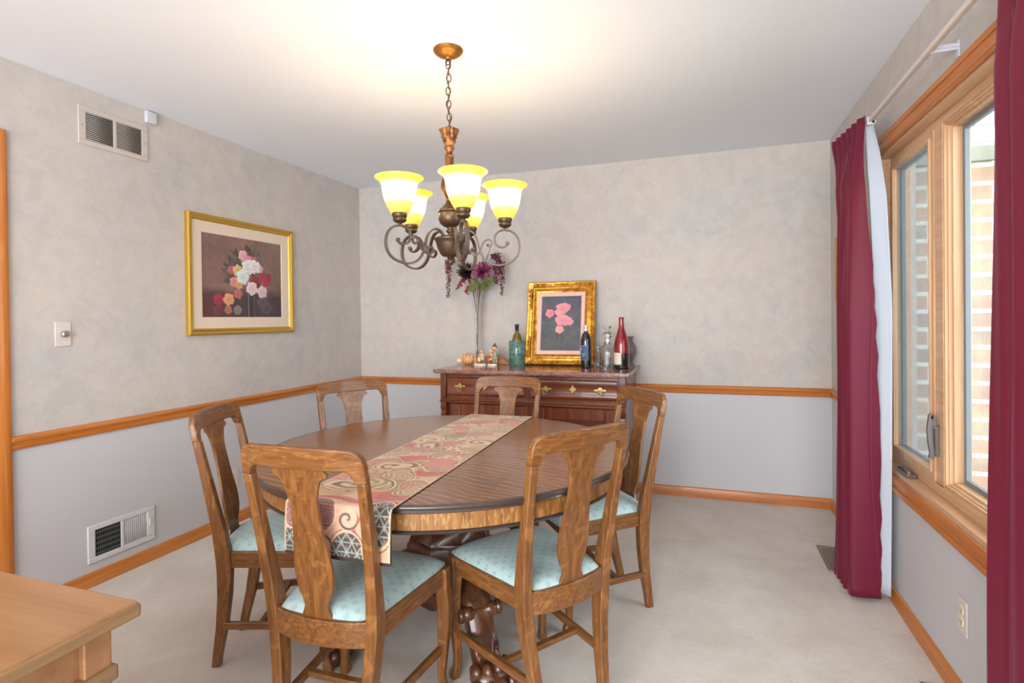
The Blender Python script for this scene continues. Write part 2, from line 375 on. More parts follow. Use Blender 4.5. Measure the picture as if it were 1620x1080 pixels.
# ------------------------------------------------------------------ room shell
YB = -7.3      # how far the open plan runs behind the camera
WZ0, WZ1, WY0, WY1 = .585, 2.035, -3.52, -1.06     # window opening in the right wall
mb = MB(); mb.box(-.2, RW+.2, YB, .2, -.1, 0); struct('floor', mb, 'carpet', 'pale beige carpet')
mb = MB(); mb.box(-.2, RW+.2, YB, .2, H, H+.1); struct('ceiling', mb, 'ceiling', 'plain white painted ceiling')
CR = .76       # lower paint / wallpaper boundary, behind the chair rail
def wall(name, boxes, lab):
    mb = MB()
    for x0, x1, y0, y1, z0, z1 in boxes:
        if z0 < CR < z1:
            mb.cur = 0; mb.box(x0, x1, y0, y1, CR, z1); mb.cur = 1; mb.box(x0, x1, y0, y1, z0, CR)
        else: mb.cur = 0 if z0 >= CR else 1; mb.box(x0, x1, y0, y1, z0, z1)
    return struct(name, mb, ['wallpaper', 'paint'], lab)
wall('wall_left', [(-.15, 0, -2.665, 0, 0, H), (-.15, 0, YB, -2.665-.82, 0, H), (-.15, 0, -3.485, -2.665, 2.06, H)], 'left wall, mottled beige wallpaper above grey paint')
wall('wall_back', [(-.15, RW+.15, 0, .15, 0, H)], 'back wall, mottled beige wallpaper above grey paint')
wall('wall_right', [(RW, RW+.15, WY1, 0, 0, H), (RW, RW+.15, YB, WY0, 0, H), (RW, RW+.15, WY0, WY1, WZ1, H), (RW, RW+.15, WY0, WY1, 0, WZ0)], 'right wall around the window')
# chair rail and baseboards: profiled strips
def strip(prof, path):
    """prof: list of (out, z); path: list of (point, outward normal)"""
    mb = MB(); mb.loft([[(p[0]+n_[0]*o_, p[1]+n_[1]*o_, z_) for o_, z_ in prof] for p, n_ in path]); return mb
railp = [(0, .742), (.012, .742), (.016, .75), (.016, .758), (.010, .763), (.012, .772), (.022, .778), (.024, .788), (.018, .797), (.008, .80), (0, .80)]
basep = [(0, 0.0), (.013, 0.0), (.013, .058), (.010, .066), (.004, .07), (0, .07)]
for nm, prof in (('rail', railp), ('base', basep)):
    d = 'chair rail' if nm == 'rail' else 'baseboard'
    yl = -2.60
    a = strip(prof, [((0, 0), (1, -1)), ((0, yl), (1, 0))]); b_ = strip(prof, [((0, 0), (1, -1)), ((RW, 0), (-1, -1))])
    if nm == 'rail': c_ = strip(prof, [((RW, 0), (-1, -1)), ((RW, -.985), (-1, 0))])
    else: c_ = strip(prof, [((RW, 0), (-1, -1)), ((RW, YB), (-1, 0))])
    for s_, q, ax in (('left', a, 'y'), ('back', b_, 'x'), ('right', c_, 'y')):
        struct(('trim_1' if s_ == 'left' else 'trim_2' if s_ == 'back' else 'trim_3') if nm == 'rail' else 'baseboard_'+s_, q, 'trim_'+ax, 'golden oak %s on the %s wall' % (d, s_), ang=30)
# door opening in the left wall with its oak casing and door
def casing_prof(w_=.065): return [(0, 0), (.010, 0), (.014, .008), (.014, w_*.35), (.018, w_*.55), (.018, w_-.008), (.014, w_), (0, w_)]
mb = MB()
y0, y1, zt = -3.485, -2.665, 2.06
for o_, s_ in ((y1, 1), (y0, -1)):
    mb.loft([[(x_, o_+s_*u, z_) for x_, u in casing_prof()] for z_ in (0, zt+.065)])
mb.loft([[(x_, y_, zt+u) for x_, u in casing_prof()] for y_ in (y0, y1)])
mb.box(-.15, 0, y1-.018, y1, 0, zt); mb.box(-.15, 0, y0, y0+.018, 0, zt); mb.box(-.15, 0, y0+.018, y1-.018, zt-.018, zt)
struct('trim_4', mb, 'trim_z', 'golden oak door casing on the left wall')
mb = MB(); mb.box(-.09, -.05, y0+.02, y1-.02, .008, zt-.02); d_ = struct('door_1', mb, 'trim_z', 'oak door in the left wall', bevel=.002)
mb = MB(); mb.lathe([(.001, 0), (.026, 0), (.026, .006), (.010, .012), (.010, .03), (.026, .042), (.028, .055), (.018, .068), (.001, .07)], (-.05, y1-.09, .95), 20, axis='x'); obj('door_knob', mb, 'brass', d_)

# ------------------------------------------------------------------ window in the right wall
X0 = RW
mb = MB()
def frame_rect(mb, x0, x1, ya, yb, za, zb, w_, w2=None, w3=None):
    """rectangular frame in the wall plane: ya<yb, member width w_"""
    w2 = w2 or w_; w3 = w3 or w_
    mb.box(x0, x1, ya, yb, zb-w3, zb); mb.box(x0, x1, ya, yb, za, za+w2); mb.box(x0, x1, ya, ya+w_, za+w2, zb-w3); mb.box(x0, x1, yb-w_, yb, za+w2, zb-w3)
# casing with stepped profile
for (x_, ins, w_) in ((-.016, 0, .068), (-.022, .0, .022), (-.02, .045, .018)):
    frame_rect(mb, X0+x_, X0+.001, WY0-.068+ins, WY1+.068-ins, WZ0-.072+ins, WZ1+.068-ins, w_)
struct('trim_5', mb, 'trim_y', 'golden oak casing around the window', bevel=.003)
mb = MB(); frame_rect(mb, X0+.0, X0+.118, WY0, WY1, WZ0, WZ1, .012)
frame_rect(mb, X0+.045, X0+.118, WY0+.012, WY1-.012, WZ0+.012, WZ1-.012, .030, .045, .03)
mb.box(X0+.045, X0+.118, -1.672, -1.60, WZ0+.05, WZ1-.04); mb.box(X0+.045, X0+.118, -2.98, -2.908, WZ0+.05, WZ1-.04)
struct('trim_6', mb, 'pine_y', 'pale wood window frame and jambs', bevel=.002)
def casement(name, ya, yb, lab, kind):
    za, zb = WZ0+.057, WZ1-.042
    mb = MB()
    if kind == 'casement':
        frame_rect(mb, X0+.040, X0+.085, ya, yb, za, zb, .036, .038, .036); fr = struct(name, mb, 'pine_z', lab, bevel=.002)
        gi, gx = .036, X0+.072
        mb = MB(); frame_rect(mb, X0+.034, X0+.042, ya+.026, yb-.026, za+.028, zb-.026, .009); obj('glazing_bead', mb, 'pine_z', fr, bevel=.001)
        mb = MB(); mb.box(X0+.052, X0+.0525, ya+.035, yb-.035, za+.037, zb-.035); obj('insect_screen', mb, 'screen', fr)
    else:
        mb.cur = 0
        for k_, (xa, w_) in enumerate(((X0+.048, .008), (X0+.058, .014), (X0+.070, .022))): frame_rect(mb, xa, X0+.125, ya, yb, za, zb, w_)
        fr = struct(name, mb, 'pine_z', lab, bevel=.0015); gi, gx = .030, X0+.104
    mb = MB(); mb.box(gx, gx+.006, ya+gi-.008, yb-gi+.008, za+gi-.008, zb-gi+.008); obj('pane', mb, 'pane', fr)
    mb = MB(); frame_rect(mb, gx-.004, gx+.012, ya+gi-.009, yb-gi+.009, za+gi-.009, zb-gi+.009, .018); obj('gasket', mb, 'spacer', fr, bevel=.001)
    return fr
w1 = casement('window_1', -1.60, -1.10, 'casement window next to the gathered burgundy curtain', 'casement')
w2 = casement('window_2', -2.908, -1.672, 'large fixed window pane in the middle', 'fixed')
w3 = casement('window_3', -3.48, -2.98, 'casement window behind the near curtain', 'casement')
def hardware(fr, yl, yc):
    mb = MB()  # sash lock lever
    mb.box(X0+.030, X0+.046, yl-.011, yl+.011, .745, .86)
    mb.tube(smooth([(X0+.034, yl, .85), (X0+.027, yl, .885), (X0+.020, yl, .90), (X0+.018, yl, .88), (X0+.014, yl, .84), (X0+.018, yl, .79), (X0+.022, yl, .755), (X0+.018, yl, .735)], 6), 1, flat=(.016, .012, (0, 1, 0)))
    obj('sash_lock', mb, 'handle_bronze', fr, bevel=.003)
    mb = MB()  # folding crank operator on the sill
    mb.box(X0+.002, X0+.040, yc-.065, yc+.065, WZ0+.013, WZ0+.030)
    mb.tube(smooth([(X0+.012, yc-.05, WZ0+.034), (X0+.006, yc-.02, WZ0+.048), (X0+.004, yc+.03, WZ0+.044), (X0+.008, yc+.055, WZ0+.036)], 6), .0075, 8)
    mb.lathe([(.001, 0), (.013, 0), (.013, .012), (.008, .018), (.001, .018)], (X0+.014, yc-.052, WZ0+.028), 14)
    obj('window_crank', mb, 'handle_bronze', fr, bevel=.003)
hardware(w1, -1.628, -1.35); hardware(w3, -2.96, -3.2)
# the neighbouring wing of the house outside
mb = MB(); mb.box(RW+.16, RW+4.2, -.42, -.17, -.6, 2.12); tag(obj('brick_wall', mb, 'brick'), 'pale brick wall of the house seen through the window', 'wall')
mb = MB(); mb.box(RW+.16, RW+4.2, -.75, -.17, 2.125, 2.75)
for k_ in range(7): mb.box(RW+.16, RW+4.2, -.77+.0, -.75, 2.14+k_*.085, 2.21+k_*.085)
tag(obj('house_siding', mb, 'siding', bevel=.003), 'pale clapboard soffit above the brick outside the window', 'siding')
mb = MB(); mb.box(RW+.16, RW+9, -9, 4, -.75, -.6); o = struct('floor_outside', mb, 'ground')

# ------------------------------------------------------------------ dining chairs
# side profile of the rear post: (z, centre y, outer x, depth y, width x)
POST = [(0, -.050, .137, .030, .028), (.06, -.040, .143, .033, .030), (.16, -.019, .156, .040, .033), (.28, -.003, .170, .047, .035), (.38, .003, .180, .052, .036), (.44, .001, .186, .052, .036),
        (.52, -.010, .189, .046, .034), (.62, -.029, .193, .038, .031), (.75, -.055, .197, .031, .029), (.858, -.078, .200, .027, .027)]
def post_at(z, k): return interp(z, [(p[0], p[k]) for p in POST])
TOPW = .201
def back_y(x, z):     # the surface of the back: raked and dished towards the sitter
    rake = interp(z, [(.40, .0), (.44, .001), (.62, -.029), (.74, -.053), (.95, -.098)])
    dish = .030*interp(z, [(.42, 1.25), (.55, .85), (.87, .75), (.95, .75)])
    return rake-dish*(1-min(1, abs(x)/.19)**2)
def make_chair():
    t = thing('dining_chair', 'x', 'chair')
    for s_ in (-1, 1):
        rings = []
        for z, y, xo, dy, wx in POST:
            x1 = s_*xo; x0 = s_*(xo-wx); rings.append([(x0, y-dy/2, z), (x1, y-dy/2, z), (x1, y+dy/2, z), (x0, y+dy/2, z)])
        # densify
        rr = []
        for a, b_ in zip(rings, rings[1:]):
            for k in range(3): rr.append([tuple(Vector(p).lerp(Vector(q), k/3)) for p, q in zip(a, b_)])
        rr.append(rings[-1]); mb = MB(); mb.loft(rr); obj('leg', mb, 'chair_z', t, bevel=.004)
    # crest rail
    mb = MB(); N = 56; rings = []
    for i in range(N+1):
        u = -1+2*i/N; u = math.copysign(abs(u)**.8, u); x = u*TOPW
        ax = abs(x); rr = .042
        top = .952-.006*(ax/TOPW)**2
        if ax > TOPW-rr: top -= rr-math.sqrt(max(0, rr*rr-(ax-(TOPW-rr))**2))
        xi = TOPW-.031; ri = .034
        bot = .890
        if ax > xi-ri: bot = .890-(ri-math.sqrt(max(0, ri*ri-min(ri, ax-(xi-ri))**2)))
        if ax >= xi: bot = .856
        th = .013; ring = []
        for z, o_ in ((bot, -1), (top, -1), (top, 1), (bot, 1)): ring.append((x, back_y(x, z)+o_*(th if z == bot else th*.85), z))
        rings.append(ring)
    mb.loft(rings); obj('crest_rail', mb, 'chair_x', t, bevel=.004)
    # splat
    prof = [(0, .056), (.02, .052), (.05, .046), (.08, .040), (.11, .036), (.125, .043), (.14, .040), (.155, .045), (.18, .052), (.24, .060), (.31, .0635), (.38, .062), (.48, .055), (.60, .048), (.72, .0445), (.80, .046), (.87, .053), (.92, .063), (.945, .074), (.95, .087), (.975, .089), (.98, .080), (1, .080)]
    za, zb = .437, .892; mb = MB(); rings = []
    for i in range(61):
        f = i/60; z = za+(zb-za)*f; w_ = interp(f, prof); ring = []
        for o_ in (-.0055, .0055):
            xs = [(-1+2*j/8)*w_ for j in range(9)]
            if o_ > 0: xs = xs[::-1]
            ring += [(x, back_y(x, z)+.003+o_, z) for x in xs]
        rings.append(ring)
    mb.loft(rings); obj('splat', mb, 'chair_z', t, bevel=.0015)
    # seat frame: bowed back rail, side rails, front rail
    mb = MB(); rings = []
    for i in range(17):
        x = -.168+.336*i/16; y = -.036*(1-(x/.168)**2)-.004; rings.append([(x, y-.010, .378), (x, y-.012, .452), (x, y+.012, .452), (x, y+.012, .378)])
    mb.loft(rings)
    for s_ in (-1, 1):
        mb.loft([[(s_*(.150+o_), .01, z) for o_, z in ((0, .385), (0, .444), (.022, .444), (.022, .385))], [(s_*(.186+o_), .365, z) for o_, z in ((0, .385), (0, .444), (.022, .444), (.022, .385))]])
    mb.box(-.20, .20, .365, .388, .385, .442); obj('seat_frame', mb, 'chair_y', t, bevel=.003)
    # upholstered slip seat
    mb = MB()
    def half(y): return interp(y, [(-.02, .146), (.03, .160), (.36, .202), (.405, .200)])
    n1, n2 = 26, 26; top = []
    def S(u, v_, z_):
        y = -.026+.430*v_; x = (2*u-1)*half(y)
        bow = -.012*(1-(2*u-1)**2)*(1-v_) + .010*(1-(2*u-1)**2)*v_
        k = (1-abs(2*u-1)**4)*(1-abs(2*v_-1)**4)
        corner = (abs(2*u-1)**8)*(abs(2*v_-1)**8)
        return (x*(1-.04*corner), (y+bow), .446+z_*.040*max(0, k)**.55-(1-z_)*.012)
    mb.grid(lambda u, v_: S(u, v_, 1), n1, n2); mb.grid(lambda u, v_: S(u, v_, 0), n1, n2)
    # skirt joining top and underside
    per = [(i/n1, 0) for i in range(n1)]+[(1, j/n2) for j in range(n2)]+[(1-i/n1, 1) for i in range(n1)]+[(0, 1-j/n2) for j in range(n2)]
    mb.loft([[S(u, v_, 1) for u, v_ in per], [S(u, v_, 0) for u, v_ in per]], caps=False)
    o = obj('seat', mb, 'seat', t, ang=60)
    # front legs
    for s_ in (-1, 1):
        pf = [(.444, .196, .371, .046, .040), (.38, .197, .372, .046, .042), (.32, .202, .377, .046, .044), (.25, .202, .378, .041, .041), (.16, .197, .372, .032, .033), (.08, .193, .367, .026, .027), (.045, .195, .370, .026, .028), (.02, .200, .378, .032, .036), (.0, .201, .380, .030, .034)]
        rings = []
        for z, x, y, wx, wy in smooth_rows(pf, 3): rings.append([(s_*(x-wx/2), y-wy/2, z), (s_*(x+wx/2), y-wy/2, z), (s_*(x+wx/2), y+wy/2, z), (s_*(x-wx/2), y+wy/2, z)])
        mb = MB(); mb.loft(rings); obj('leg', mb, 'chair_z', t, bevel=.006)
        mb = MB(); mb.tube([(s_*.150, -.012, .165), (s_*.192, .362, .165)], 1, flat=(.018, .026)); obj('stretcher', mb, 'chair_y', t, bevel=.003)
    mb = MB(); mb.box(-.162, .162, .115, .139, .157, .175); obj('stretcher', mb, 'chair_x', t, bevel=.003)
    return t
def smooth_rows(rows, n):
    out = []
    for a, b_ in zip(rows, rows[1:]):
        for k in range(n): out.append(tuple(p+(q-p)*k/n for p, q in zip(a, b_)))
    out.append(rows[-1]); return out
CH = [((1.806, -2.822), 1.2, 'oak dining chair seen squarely from behind, before the hanging end of the runner'),
      ((2.413, -2.403), 54.6, 'oak dining chair at the front right of the table, its whole aqua seat showing'),
      ((1.106, -2.430), -66.0, 'oak dining chair on the left side, beside the left wall and the low white vent'),
      ((1.056, -1.562), -123.1, 'oak dining chair at the far left of the table, near the corner of the walls'),
      ((1.764, -1.208), 179.5, 'oak dining chair behind the table, facing us in front of the marble-topped cabinet'),
      ((2.491, -1.564), 127.0, 'oak dining chair at the far right, its back toward the window')]
chair = make_chair()
for i, (p, a, lab) in enumerate(CH):
    if i == 0: c_ = chair; c_.location = (p[0], p[1], 0); c_.rotation_euler = (0, 0, R(a)); c_['label'] = lab
    else: c_ = dup(chair, (p[0], p[1], 0), R(a), lab)
    c_['group'] = 'oak dining chairs around the table'

# ------------------------------------------------------------------ round pedestal table
TC = (1.828, -2.055); TR = .745; TZ = .76
tb = thing('dining_table', 'round quarter-sawn oak pedestal table with a dark edge and carved paw feet', 'table', (TC[0], TC[1], 0))
mb = MB(); mb.lathe([(.001, TZ), (.30, TZ), (.60, TZ), (TR-.012, TZ), (TR-.012, TZ-.024), (.001, TZ-.024)], n=128, caps=False); obj('tabletop', mb, 'tabletop', tb, ang=30)
mb = MB(); mb.lathe([(TR-.012, TZ+.0005), (TR-.004, TZ-.001), (TR, TZ-.006), (TR-.001, TZ-.012), (TR-.006, TZ-.016), (TR-.003, TZ-.021), (TR-.009, TZ-.026), (TR-.03, TZ-.027)], n=128, caps=False); obj('edge_molding', mb, 'edge_black', tb, ang=60, label='dark brown table edge')
mb = MB(); mb.lathe([(TR-.034, TZ-.024), (TR-.034, TZ-.085), (TR-.05, TZ-.085), (TR-.05, TZ-.024)], n=128, caps=False); obj('apron', mb, 'table_apron', tb)
mb = MB(); mb.lathe([(TR-.05, TZ-.083), (TR-.030, TZ-.083), (TR-.026, TZ-.088), (TR-.030, TZ-.094), (TR-.05, TZ-.094)], n=128, caps=False); obj('apron_molding', mb, 'edge_black', tb, ang=60)
mb = MB(); mb.box(-.62, .62, -.05, .05, TZ-.075, TZ-.024); mb.box(-.05, .05, -.62, .62, TZ-.075, TZ-.024); mb.box(-.30, .30, -.30, .30, TZ-.06, TZ-.024); obj('under_frame', mb, 'table_dark', tb, bevel=.004)
mb = MB(); mb.lathe([(.001, TZ-.06), (.20, TZ-.06), (.205, TZ-.08), (.155, TZ-.10), (.135, TZ-.14), (.130, .50), (.14, .44), (.165, .40), (.175, .36), (.16, .32), (.15, .30), (.17, .28), (.18, .22), (.17, .15), (.11, .13), (.001, .13)], n=8, caps=False)
obj('pedestal', mb, 'table_dark', tb, bevel=.004)
mb = MB(); mb.prism([(r_*math.cos(R(a)), r_*math.sin(R(a))) for a, r_ in [(k*45+d_, .27 if k % 2 else .22) for k in range(8) for d_ in (-9, 9)]], .205, .245, 'xy'); obj('base_shelf', mb, 'table_dark', tb, bevel=.006)
def table_leg(ang):
    rt = Matrix.Rotation(R(ang), 4, 'Z')
    def fin(mb, nm, mt, par, **k):
        mb.v = [tuple(rt @ Vector(p)) for p in mb.v]; return obj(nm, mb, mt, par, **k)
    # leg swept in its radial plane (x = out)
    path = smooth([(.13, 0, .30), (.22, 0, .275), (.30, 0, .225), (.34, 0, .16), (.36, 0, .10), (.40, 0, .065), (.45, 0, .05)], 6)
    wd = [(.13, .13, .12), (.22, .125, .11), (.30, .115, .10), (.34, .10, .085), (.36, .09, .075), (.40, .095, .075), (.45, .10, .07)]
    mb = MB(); rings = []
    for i, p in enumerate(path):
        f = i/(len(path)-1); T = (path[min(i+1, len(path)-1)]-path[max(i-1, 0)]).normalized(); N_ = Vector((-T.z, 0, T.x))
        w_ = interp(p.x, [(a, b_) for a, b_, c in wd]); h_ = interp(p.x, [(a, c) for a, b_, c in wd]); ring = []
        for j in range(20):
            q = 2*PI*j/20; cx_ = math.copysign(abs(math.cos(q))**.6, math.cos(q)); sx_ = math.copysign(abs(math.sin(q))**.6, math.sin(q))
            gr = 1-.06*(j % 2)*(1 if f > .35 else 0); ring.append(p+Vector((0, 1, 0))*w_/2*cx_*gr+N_*h_/2*sx_*gr)
        rings.append(ring)
    mb.loft(rings); lg = fin(mb, 'leg', 'table_dark', tb, ang=50)
    # scroll bolster on the knee
    mb = MB(); mb.lathe([(.001, -.085), (.018, -.085), (.026, -.080), (.027, -.070), (.020, -.062), (.026, -.055), (.026, -.030), (.021, -.026), (.021, .026), (.026, .030), (.026, .055), (.020, .062), (.027, .070), (.026, .080), (.018, .085), (.001, .085)], (.335, 0, .225), 20, axis='y')
    fin(mb, 'scroll', 'table_dark', lg, ang=60)
    mb = MB()   # acanthus carving below the scroll
    for k in range(3):
        for s_ in (-1, 1):
            pts = smooth([(.33+.012*k, s_*(.012+.013*k), .20-.012*k), (.365+.008*k, s_*(.018+.012*k), .15-.008*k), (.385+.01*k, s_*(.016+.010*k), .11), (.41, s_*(.01+.012*k), .085)], 5)
            mb.tube(pts, [.007+.004*math.sin(PI*i/(len(pts)-1)) for i in range(len(pts))], 8)
    mb.torus((.405, .036, .10), .016, .006, 16, 6, ((1, 0, 0), (0, 0, 1))); mb.torus((.405, -.036, .10), .016, .006, 16, 6, ((1, 0, 0), (0, 0, 1)))
    fin(mb, 'carving', 'table_dark', lg, ang=60)
    mb = MB()   # lion paw: ribbed toes in two tiers
    for k in range(4):
        y = (-1.5+k)*.031; mb.add(*ribbed((.452-abs(-1.5+k)*.012, y*1.22, .072), .028)); mb.add(*ribbed((.488-abs(-1.5+k)*.014, y*1.32, .031), .0305))
    mb.ball((.43, 0, .046), .06, 14, (1, 1.25, .74)); fin(mb, 'paw_foot', 'table_dark', lg, ang=70)
def ribbed(c, r):
    vs, fs = sphere(c, r, 16, (1.1, .74, 1)); out = []
    for p in vs:
        k = 1+.05*math.cos((p[1]-c[1])/r*14); out.append((c[0]+(p[0]-c[0])*k, p[1], c[2]+(p[2]-c[2])*k))
    return out, fs
for a in (-45, 45, 135, 225): table_leg(a)

# ------------------------------------------------------------------ brocade runner
rng = np.random.RandomState(5)
def vnoise(x, y, s, seed=0):
    x = np.asarray(x)*s; y = np.asarray(y)*s; xi = np.floor(x).astype(int); yi = np.floor(y).astype(int); fx = x-xi; fy = y-yi
    def h(a, b_): n = (a*374761393+b_*668265263+seed*69069) & 0x7fffffff; n = ((n ^ (n >> 13))*1274126177) & 0x7fffffff; return (n & 0xffff)/65535.
    fx = fx*fx*(3-2*fx); fy = fy*fy*(3-2*fy)
    return (h(xi, yi)*(1-fx)+h(xi+1, yi)*fx)*(1-fy)+(h(xi, yi+1)*(1-fx)+h(xi+1, yi+1)*fx)*fy
L3 = lambda c: np.array(lin(c)[:3])
def blossom(c, X, Z, cx_, cz_, r, col, seed=0, sq=1.0, dark=.55, wob=.08):
    """paint a full-blown rose: soft spiral of petals, light rims, deep heart"""
    rg = np.random.RandomState(seed); dx = (X-cx_); dz = (Z-cz_)/sq; rr = np.hypot(dx, dz)/r; th = np.arctan2(dz, dx); ph = rg.uniform(0, 6.28)
    base = L3(col); lo = base*dark; hi = np.minimum(1, base*1.18+.05)
    edge = 1+wob*np.sin(5*th+ph)+wob*.6*np.sin(8*th-ph)
    a = np.clip((edge-rr)/.10, 0, 1)[..., None]
    n_ = vnoise(X, Z, 26/r*.03, seed+40)-.5
    sp = (rr*3.1+th/(2*PI)*1.0+n_*.9+ph) % 1.0                     # spiral petals: light outer lip fading to a deep fold
    pet = (5*th/(2*PI)+rr*1.7+ph) % 1.0
    sh = .25+.75*sp**.8; sh = sh*(.78+.22*np.sin(pet*PI)); sh = sh*(.62+.38*np.clip(rr*1.6, 0, 1)); sh = np.clip(sh+.16*(dz/r)*.6-.10*(dx/r), 0, 1)[..., None]
    col_ = lo*(1-sh)+hi*sh; c[:] = c*(1-a)+col_*a
def roses_fn(X, Z):
    n1 = vnoise(X, Z*1.6, 12, 3)[..., None]; n2 = vnoise(X, Z*2, 34, 4)[..., None]; k = (Z/.41)[..., None]
    c = L3((66, 74, 84))*(1-n1)+L3((92, 102, 114))*n1; c = c*(.45+.55*k)+L3((72, 66, 58))*(.55*(1-k)); c = c*(.84+.32*n2)
    for (x0, z0, s_, q) in ((-.09, .31, .004, (112, 70, 86)), (.09, .30, .003, (104, 84, 104)), (.0, .385, .003, (70, 88, 110))): c = c+(L3(q)-c)*.55*np.exp(-((X-x0)**2+(Z-z0)**2*2)/s_)[..., None]
    for (x0, z0, x1, z1) in ((-.085, .25, -.04, .09), (.0, .17, -.015, .04), (.015, .16, .05, .06), (-.04, .11, -.085, .05), (.05, .09, .11, .12)):
        L_ = math.hypot(x1-x0, z1-z0); d_ = np.abs((X-x0)*(z1-z0)-(Z-z0)*(x1-x0))/L_; a = (np.clip((.0034-d_)/.0015, 0, 1)*((Z > min(z0, z1)) & (Z < max(z0, z1))))[..., None]*.75; c = c*(1-a)+L3((104, 102, 70))*a
    for (x0, z0, a_, b_, t_) in ((-.055, .055, .032, .012, .6), (.05, .10, .036, .012, -.5), (.09, .135, .03, .012, .4), (-.01, .075, .035, .012, 1.2), (-.10, .07, .03, .010, -.7), (-.075, .20, .028, .009, 1.0), (-.11, .03, .03, .01, .2), (.03, .05, .03, .01, .9)):
        u = (X-x0)*math.cos(t_)+(Z-z0)*math.sin(t_); v_ = -(X-x0)*math.sin(t_)+(Z-z0)*math.cos(t_); a = np.clip((1-((u/a_)**2+(v_/b_)**2))/.4, 0, 1)[..., None]*.6; c = c*(1-a)+L3((106, 96, 70))*a
    for q in ((-.088, .282, .034, (240, 138, 148), 3, 1.0), (-.035, .292, .020, (244, 150, 158), 8, .8), (.042, .330, .034, (238, 140, 150), 15, .8), (.010, .318, .054, (242, 146, 156), 5, .80), (-.012, .275, .026, (244, 158, 164), 18, .75), (.062, .215, .038, (240, 140, 152), 21, .7), (.018, .228, .066, (242, 144, 156), 9, .66), (-.008, .158, .034, (250, 160, 158), 2, .9)): blossom(c, X, Z, *q, dark=.60)
    return c
def bouquet_fn(X, Z):
    n1 = vnoise(X, Z, 7, 21)[..., None]; n2 = vnoise(X, Z, 30, 22)[..., None]; n3 = vnoise(X, Z, 90, 23)[..., None]; c = L3((152, 118, 106))*(1-n1)+L3((122, 94, 88))*n1; c = c*(.80+.2*n2+.2*n3)
    k = np.clip((.175-Z+.03*vnoise(X, Z, 9, 5))/.05, 0, 1)[..., None]; c = c*(1-k)+L3((84, 66, 70))*(.85+.3*n2)*k
    c = c*(1-.30*np.clip(X*2.2+.25, 0, 1)[..., None]*(1-.6*(Z/.51)[..., None]))
    a = (np.clip((.15-Z)/.02, 0, 1)*np.clip((-.16-X)/.02, 0, 1))[..., None]*.8; c = c*(1-a)+L3((104, 56, 60))*a
    rg = np.random.RandomState(4)
    for i in range(120):
        a = rg.uniform(-.5, 3.7); d_ = rg.uniform(.04, .19); x0 = .03+math.cos(a)*d_*1.05; z0 = .29+math.sin(a)*d_*.92; t_ = a+rg.uniform(-.9, .9); L_ = rg.uniform(.016, .034)
        u = (X-x0)*math.cos(t_)+(Z-z0)*math.sin(t_); v_ = -(X-x0)*math.sin(t_)+(Z-z0)*math.cos(t_); al = np.clip((1-((u/L_)**2+(v_/(L_*.45))**2))/.35, 0, 1)[..., None]*.75; c = c*(1-al)+L3([(88, 88, 78), (112, 106, 96), (66, 62, 54), (100, 80, 70)][i % 4])*al
    al = (np.clip((.036+.03*np.clip(Z-.12, 0, 1)-np.abs(X-.055))/.004, 0, 1)*np.clip((.20-Z)/.01, 0, 1))[..., None]*.75; c = c*(1-al)+L3((66, 58, 58))*al
    for x_, q in ((.030, (168, 158, 156)), (.080, (122, 112, 112)), (.052, (44, 40, 42))): al = (np.clip((.004-np.abs(X-x_))/.003, 0, 1)*(Z < .19))[..., None]*.8; c = c*(1-al)+L3(q)*al
    for (x0, z0, r_, col, s_) in ((.155, .10, .05, (90, 74, 80), 30), (.19, .06, .05, (84, 68, 74), 31), (-.01, .400, .040, (232, 176, 182), 1), (.035, .375, .034, (222, 140, 152), 2), (.085, .385, .022, (196, 84, 100), 22), (-.105, .300, .030, (200, 88, 116), 3), (-.055, .300, .042, (222, 190, 112), 4), (-.085, .225, .038, (224, 138, 136), 5), (-.045, .210, .032, (214, 166, 92), 6),
            (.150, .270, .036, (160, 44, 60), 7), (.190, .245, .042, (172, 40, 54), 8), (.205, .275, .03, (150, 36, 50), 28), (.130, .325, .032, (226, 172, 176), 9), (.088, .240, .038, (150, 22, 38), 10), (.112, .215, .026, (120, 30, 40), 29), (.030, .330, .054, (228, 228, 222), 12), (.085, .335, .052, (240, 228, 224), 13), (-.015, .262, .054, (226, 232, 230), 11), (.060, .190, .050, (234, 206, 204), 14), (.150, .170, .046, (228, 188, 200), 15), (-.055, .150, .036, (190, 104, 100), 16),
            (-.205, .110, .042, (160, 34, 58), 17), (-.130, .112, .044, (232, 156, 116), 18), (-.215, .045, .034, (116, 44, 70), 19), (-.135, .045, .030, (176, 108, 84), 20), (-.06, .045, .034, (140, 124, 112), 21)): blossom(c, X, Z, x0, z0, r_, col, s_, .92, .55)
    return c
